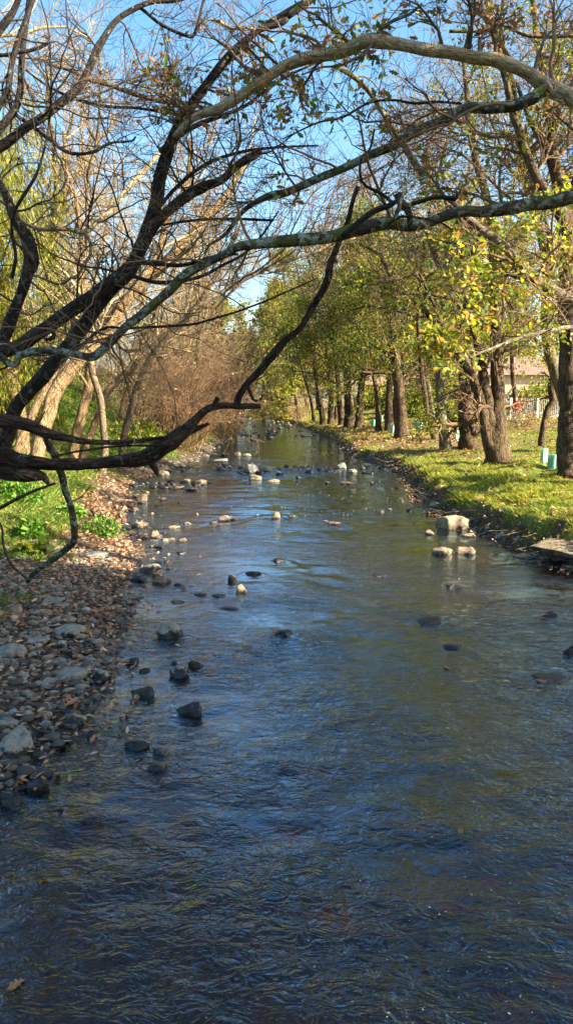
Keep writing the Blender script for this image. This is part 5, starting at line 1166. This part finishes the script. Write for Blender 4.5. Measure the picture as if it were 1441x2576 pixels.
# tree guards: three-sided corflute sleeves with a stake inside
def corf(name, col):
    t = NT(name); v = t.node('ShaderNodeTexCoord').outputs['Object']
    w_ = t.node('ShaderNodeTexWave', ins={'Vector': v, 'Scale': 30., 'Distortion': .2}).outputs['Fac']
    pr_ = t.principled(t.mix(t.math('MULTIPLY', t.noise(v, 9, 3), .25), col, (.55, .6, .5)), .45, t.bump(w_, .15, .003), .4)
    tl = t.node('ShaderNodeBsdfTranslucent', ins={'Color': (*col, 1)}); mx = t.node('ShaderNodeMixShader', ins={0: .35}); t.l.new(pr_, mx.inputs[1]); t.l.new(tl.outputs[0], mx.inputs[2]); return t.out(mx.outputs[0])
M['mint'] = corf('corflute_mint', (.22, .62, .47)); M['pale_mint'] = corf('corflute_pale', (.45, .78, .60)); M['stake'] = plain('stake_wood', (.38, .27, .16))
M['tie'] = plain('stake_dark', (.05, .045, .04))
def guard(x, y, hpx, mat, rz, lab, wf=.52, lean=0., slit=True):
    b = onground(x, y); d = depth(b); h = hpx/F*d; w_ = h*wf
    T = empty('tree_guard', b, lab, 'tree guard', 'mint tree guards on the right bank')
    c = [(math.cos(rz+k*2*PI/3)*w_*.62, math.sin(rz+k*2*PI/3)*w_*.62) for k in range(3)]; th = .006
    for k in range(3):
        p0, p1 = np.array(c[k]), np.array(c[(k+1) % 3]); e = (p1-p0)/np.linalg.norm(p1-p0); nn_ = np.array([e[1], -e[0]])
        if slit: p0 = p0+e*(.018 if k == 0 else .0); p1 = p1-e*(.018 if k == 2 else 0)
        m = MB(); g_ = 5; vs = []
        top = [0, .004, -.003, .003, 0]
        for s_ in (0, 1):
            for zz in (-.04, h):
                for q in range(g_):
                    u = q/(g_-1); bow = math.sin(u*PI)*.008; pp = p0*(1-u)+p1*u+nn_*(bow+s_*th)
                    vs.append((b[0]+pp[0]+lean*zz, b[1]+pp[1], b[2]+zz+(top[q] if zz > 0 else 0)))
        Q = []
        for q in range(g_-1):
            Q += [(q, q+1, g_+q+1, g_+q), (2*g_+q+1, 2*g_+q, 3*g_+q, 3*g_+q+1), (g_+q, g_+q+1, 3*g_+q+1, 3*g_+q), (q+1, q, 2*g_+q, 2*g_+q+1)]
        Q += [(0, g_, 3*g_, 2*g_), (g_-1, 2*g_-1+2*g_, 4*g_-1, 2*g_-1)][:1]
        m.add(vs, Q); m.build('side_panel', M[mat], T, smooth=False)
    s_ = MB(); s_.box((b[0]+lean*h*.5, b[1]+.0, b[2]+h*.52), (.03, .03, h*1.08)); s_.build('stake', M['stake'], T, smooth=False)
guard(1366, 1164, 35, 'pale_mint', 2.2, 'tall pale mint guard facing front with its flat side, left of the darker split one', .46, slit=False)
guard(1387, 1181, 37, 'mint', -1.55, 'mint guard with an open seam down its front, nearest to the right-edge trunk', .52, .03)
guard(1278, 1145, 24, 'mint', -1.5, 'mint guard with open seam just right of the triple-stemmed oak', .55, -.02)
guard(1149, 1104, 24, 'pale_mint', 2.1, 'pale guard standing alone left of the burled oak', .5, slit=False)
guard(1048, 1080, 24, 'mint', -1.3, 'left one of the paired guards beside the dark boulders', .45, -.04)
guard(1056, 1084, 24, 'pale_mint', -1.6, 'right one of the paired guards beside the dark boulders', .45, .03)
guard(987, 1089, 21, 'pale_mint', -1.7, 'bright guard immediately left of the dappled straight trunk', .6)
guard(938, 1073, 16, 'mint', -1.5, 'guard left of the slim oak', .6)
guard(958, 1061, 14, 'pale_mint', -1.5, 'guard seen behind the right side of the slim oak', .6)
guard(947, 1059, 12, 'mint', -1.4, 'faraway guard behind the left side of the slim oak', .5)

# fence
M['steel'] = plain('fence_steel', (.30, .31, .33), .45, .15); M['rail'] = plain('fence_rail', (.06, .06, .065), .5, .1); M['post'] = plain('fence_post', (.62, .56, .46), .7, .15)
fa = np.array([15.2, 53.5]); fb_ = np.array([29, 57.0]); fl = np.linalg.norm(fb_-fa); fd = (fb_-fa)/fl; fang = math.atan2(fd[1], fd[0])
zf = float(H(18.5, 54.5)); FT = empty('fence', (fa[0], fa[1], zf), 'dark-railed metal picket fence beside the path with one pale timber post', 'fence')
hF = 1.25
for zz in (.12, hF):
    m = MB(); c = (fa+fb_)/2; m.box((c[0], c[1], zf+zz), (fl, .05, .05), fang); m.build('rail', M['rail'], FT, smooth=False)
npk = 96
for k in range(npk):
    q = fa+fd*fl*(k+.5)/npk; m = MB(); m.box((q[0], q[1], zf+hF/2+.06), (.028, .028, hF-.14), fang); m.build('picket', M['steel'], FT, smooth=False)
for u in (.01, .155, .45, .75, .99):
    q = fa+fd*fl*u+np.array([.0, -.07]); m = MB(); m.box((q[0], q[1], zf+.56), (.16, .10, 1.45), fang); m.build('post', M['post'], FT, smooth=False)

# pale house behind the fence
M['wall'] = plain('house_wall', (.50, .38, .27), .85, .08, 3); M['roofm'] = plain('house_roof', (.20, .13, .10), .8, .25, 6); M['glass'] = plain('house_glass', (.03, .04, .05), .12, .1); M['trimm'] = plain('house_trim', (.7, .68, .62), .6, .05)
hb = np.array([21.0, 82.0]); hzg = float(H(*hb)); HT = empty('house', (*hb, hzg), 'pale sandy house with a red-brown roof glimpsed behind the fence', 'house')
m = MB(); m.box((hb[0]+3, hb[1]+4, hzg+1.5), (20, 8, 3.4)); m.build('wall', M['wall'], HT, smooth=False)
m = MB(); x0, x1, y0, y1, zt = hb[0]-7.6, hb[0]+13.6, hb[1]-.6, hb[1]+8.6, hzg+3.2
m.add([(x0, y0, zt), (x1, y0, zt), (x1, y1, zt), (x0, y1, zt), (x0+3, (y0+y1)/2, zt+2.1), (x1-3, (y0+y1)/2, zt+2.1)], [(0, 1, 5, 4), (2, 3, 4, 5), (0, 3, 2, 1)], [(1, 2, 5), (3, 0, 4)]); m.build('roof', M['roofm'], HT, smooth=False)
for x in (-4.5, .5, 6, 10.5):
    m = MB(); m.box((hb[0]+x, hb[1]-.02, hzg+1.6), (1.7, .12, 1.3)); wo = m.build('window', M['trimm'], HT, smooth=False)
    m = MB(); m.box((hb[0]+x, hb[1]-.07, hzg+1.6), (1.5, .06, 1.1)); m.build('pane', M['glass'], wo, smooth=False)
hb2 = np.array([12.0, 112.0]); z2 = float(H(*hb2)); H2 = empty('house', (*hb2, z2), 'brick house with a white post far behind the lawn', 'house')
M['brick'] = plain('house_brick', (.30, .14, .09), .85, .2, 5)
m = MB(); m.box((hb2[0]+6, hb2[1]+4, z2+1.5), (14, 8, 3.4)); m.build('wall', M['brick'], H2, smooth=False)
m = MB(); x0, x1, y0, y1, zt = hb2[0]-1.6, hb2[0]+13.6, hb2[1]-.6, hb2[1]+8.6, z2+3.2
m.add([(x0, y0, zt), (x1, y0, zt), (x1, y1, zt), (x0, y1, zt), (x0+3, (y0+y1)/2, zt+2.1), (x1-3, (y0+y1)/2, zt+2.1)], [(0, 1, 5, 4), (2, 3, 4, 5), (0, 3, 2, 1)], [(1, 2, 5), (3, 0, 4)]); m.build('roof', M['roofm'], H2, smooth=False)
m = MB(); m.box((hb2[0]+3, hb2[1]-.5, z2+1.5), (.5, .3, 3.2)); m.build('post', M['trimm'], H2, smooth=False)

# walker in a red jacket
M['skin'] = plain('skin', (.5, .32, .22), .6, .05); M['red'] = plain('red_jacket', (.62, .03, .03), .7, .12); M['jean'] = plain('blue_jeans', (.12, .17, .28), .8, .15); M['hair'] = plain('brown_hair', (.06, .03, .02), .5, .2, 30); M['shoe'] = plain('dark_shoe', (.04, .04, .045), .6)
pb = G(1291, 1043, 1.7); pb = np.array([15.1, 51.5, float(H(15.1, 51.5))])
W = empty('person', pb, 'person with long dark hair in red jacket and blue jeans walking by the fence', 'person')
def skin(name, verts, edges, rad, mat, parent, lev=2):
    me = bpy.data.meshes.new(name); me.from_pydata(verts, edges, []); me.update(); me.materials.append(M[mat])
    o = bpy.data.objects.new(name, me); C.objects.link(o); o.parent = parent
    mod = o.modifiers.new('skin', 'SKIN'); sv = me.skin_vertices[0].data
    for i, r in enumerate(rad): sv[i].radius = (r, r) if not isinstance(r, tuple) else r
    sv[0].use_root = True; mod.use_smooth_shade = True
    s_ = o.modifiers.new('sub', 'SUBSURF'); s_.levels = lev; s_.render_levels = lev; return o
# facing -x/-y, mid stride; joints: pelvis, chest, neck, head, shoulders, elbows, wrists, hips, knees, ankles, toes
J = dict(pel=(0, 0, .93), wst=(0, 0, 1.08), che=(0, -.01, 1.28), nek=(0, 0, 1.44), hd0=(0, -.01, 1.52), hd1=(0, -.02, 1.62), hd2=(0, -.01, 1.69),
         sl=(.17, 0, 1.38), el=(.24, .06, 1.12), wl=(.24, -.05, .90), hl=(.24, -.09, .83), sr=(-.17, 0, 1.38), er=(-.24, .02, 1.12), wr=(-.22, -.12, .93), hr=(-.22, -.17, .87),
         pl=(.09, 0, .88), kl=(.10, -.13, .50), al=(.10, -.02, .09), tl=(.10, -.16, .04), pr=(-.09, 0, .88), kr=(-.10, .05, .49), ar=(-.10, .25, .13), tr=(-.10, .16, .04))
K_ = list(J); E = [('pel', 'wst'), ('wst', 'che'), ('che', 'nek'), ('nek', 'hd0'), ('hd0', 'hd1'), ('hd1', 'hd2'), ('che', 'sl'), ('sl', 'el'), ('el', 'wl'), ('wl', 'hl'), ('che', 'sr'), ('sr', 'er'), ('er', 'wr'), ('wr', 'hr'), ('pel', 'pl'), ('pl', 'kl'), ('kl', 'al'), ('al', 'tl'), ('pel', 'pr'), ('pr', 'kr'), ('kr', 'ar'), ('ar', 'tr')]
RD = dict(pel=.13, wst=.11, che=.13, nek=.05, hd0=.07, hd1=.095, hd2=.07, sl=.055, el=.04, wl=.028, hl=.035, sr=.055, er=.04, wr=.028, hr=.035, pl=.085, kl=.055, al=.038, tl=.035, pr=.085, kr=.055, ar=.038, tr=.035)
def sub(keys, extra, mat, name, edges=None):
    ed = [(keys.index(a_), keys.index(b_)) for a_, b_ in (edges or E) if a_ in keys and b_ in keys]
    return skin(name, [J[k] for k in keys], ed, [RD[k]+extra for k in keys], mat, W)
bd = sub(K_, 0, 'skin', 'body')
sub(['pel', 'wst', 'che', 'nek', 'sl', 'el', 'wl', 'sr', 'er', 'wr'], .022, 'red', 'jacket')
sub(['pel', 'pl', 'kl', 'al', 'pr', 'kr', 'ar'], .016, 'jean', 'trousers')
sub(['al', 'tl'], .02, 'shoe', 'shoe', [('al', 'tl')]); sub(['ar', 'tr'], .02, 'shoe', 'shoe', [('ar', 'tr')])
skin('hair', [(0, .0, 1.70), (0, .05, 1.64), (0, .08, 1.54), (.02, .10, 1.40), (.02, .10, 1.28)], [(0, 1), (1, 2), (2, 3), (3, 4)], [.09, .10, .09, .08, .03], 'hair', W)
skin('nose', [(0, -.105, 1.61), (0, -.125, 1.595)], [(0, 1)], [.012, .014], 'skin', W, 1)
W.rotation_euler = (0, 0, math.radians(-35))

# path by the fence
py_ = np.linspace(0, 1, 40); pa = np.array([9., 58.]); pc = np.array([34., 55.5]); V = []; 
for u in py_:
    c = pa*(1-u)+pc*u; nn_ = np.array([.08, 1.])
    for s_ in np.linspace(-1, 1, 5): q = c+nn_*s_*1.1-np.array([0, 3.2]); V.append((q[0], q[1], float(H(q[0], q[1]))+.05))
M['path'] = plain('path_gravel', (.36, .30, .23), .9, .2, 12)
tag(mk('path', V, gridq(40, 5), M['path']), 'pale gravel footpath running by the fence', 'path', kind='structure')

# ---------------------------------------------------------------- camera, sun, sky
cd = bpy.data.cameras.new('camera'); cam = bpy.data.objects.new('camera', cd); C.objects.link(cam)
cd.sensor_fit = 'VERTICAL'; cd.sensor_height = 24; cd.lens = F/2576*24; cd.clip_end = 2000; cd.clip_start = .05
cam.location = (0, 0, CH); cam.rotation_euler = (PI/2-PIT, 0, 0); sc.camera = cam
cd.dof.use_dof = False
SE, SD = math.radians(31), np.array([.93, -.36])      # sun height and ground direction toward it
sd = np.array([SD[0]/np.linalg.norm(SD)*math.cos(SE), SD[1]/np.linalg.norm(SD)*math.cos(SE), math.sin(SE)])
sl = bpy.data.lights.new('sun', 'SUN'); sl.energy = 5.0; sl.angle = math.radians(.55); sl.color = (1, .88, .68)
so = bpy.data.objects.new('sun', sl); C.objects.link(so); so.rotation_euler = Vector(sd).to_track_quat('Z', 'Y').to_euler(); so.location = (20, -10, 30)
wd = bpy.data.worlds.new('World'); sc.world = wd; wd.use_nodes = True; nt = wd.node_tree
sk = nt.nodes.new('ShaderNodeTexSky'); sk.sky_type = 'NISHITA'; sk.sun_disc = False; sk.sun_elevation = SE; sk.sun_rotation = math.atan2(sd[0], sd[1]); sk.altitude = 50; sk.air_density = 1.; sk.dust_density = 2.2; sk.ozone_density = 1.5
bg = nt.nodes['Background']; hs = nt.nodes.new('ShaderNodeHueSaturation'); hs.inputs['Saturation'].default_value = 1.25; hs.inputs['Hue'].default_value = .49; nt.links.new(sk.outputs[0], hs.inputs['Color']); nt.links.new(hs.outputs[0], bg.inputs[0]); bg.inputs[1].default_value = .09
sc.view_settings.view_transform = 'Standard'; sc.view_settings.look = 'None'; sc.view_settings.exposure = EXPO; sc.view_settings.gamma = 1
sc.cycles.max_bounces = 6; sc.cycles.diffuse_bounces = 2; sc.cycles.glossy_bounces = 3; sc.cycles.transmission_bounces = 4; sc.cycles.transparent_max_bounces = 8
sc.cycles.caustics_reflective = False; sc.cycles.caustics_refractive = False; sc.cycles.sample_clamp_indirect = 4
sc.cycles.use_denoising = True
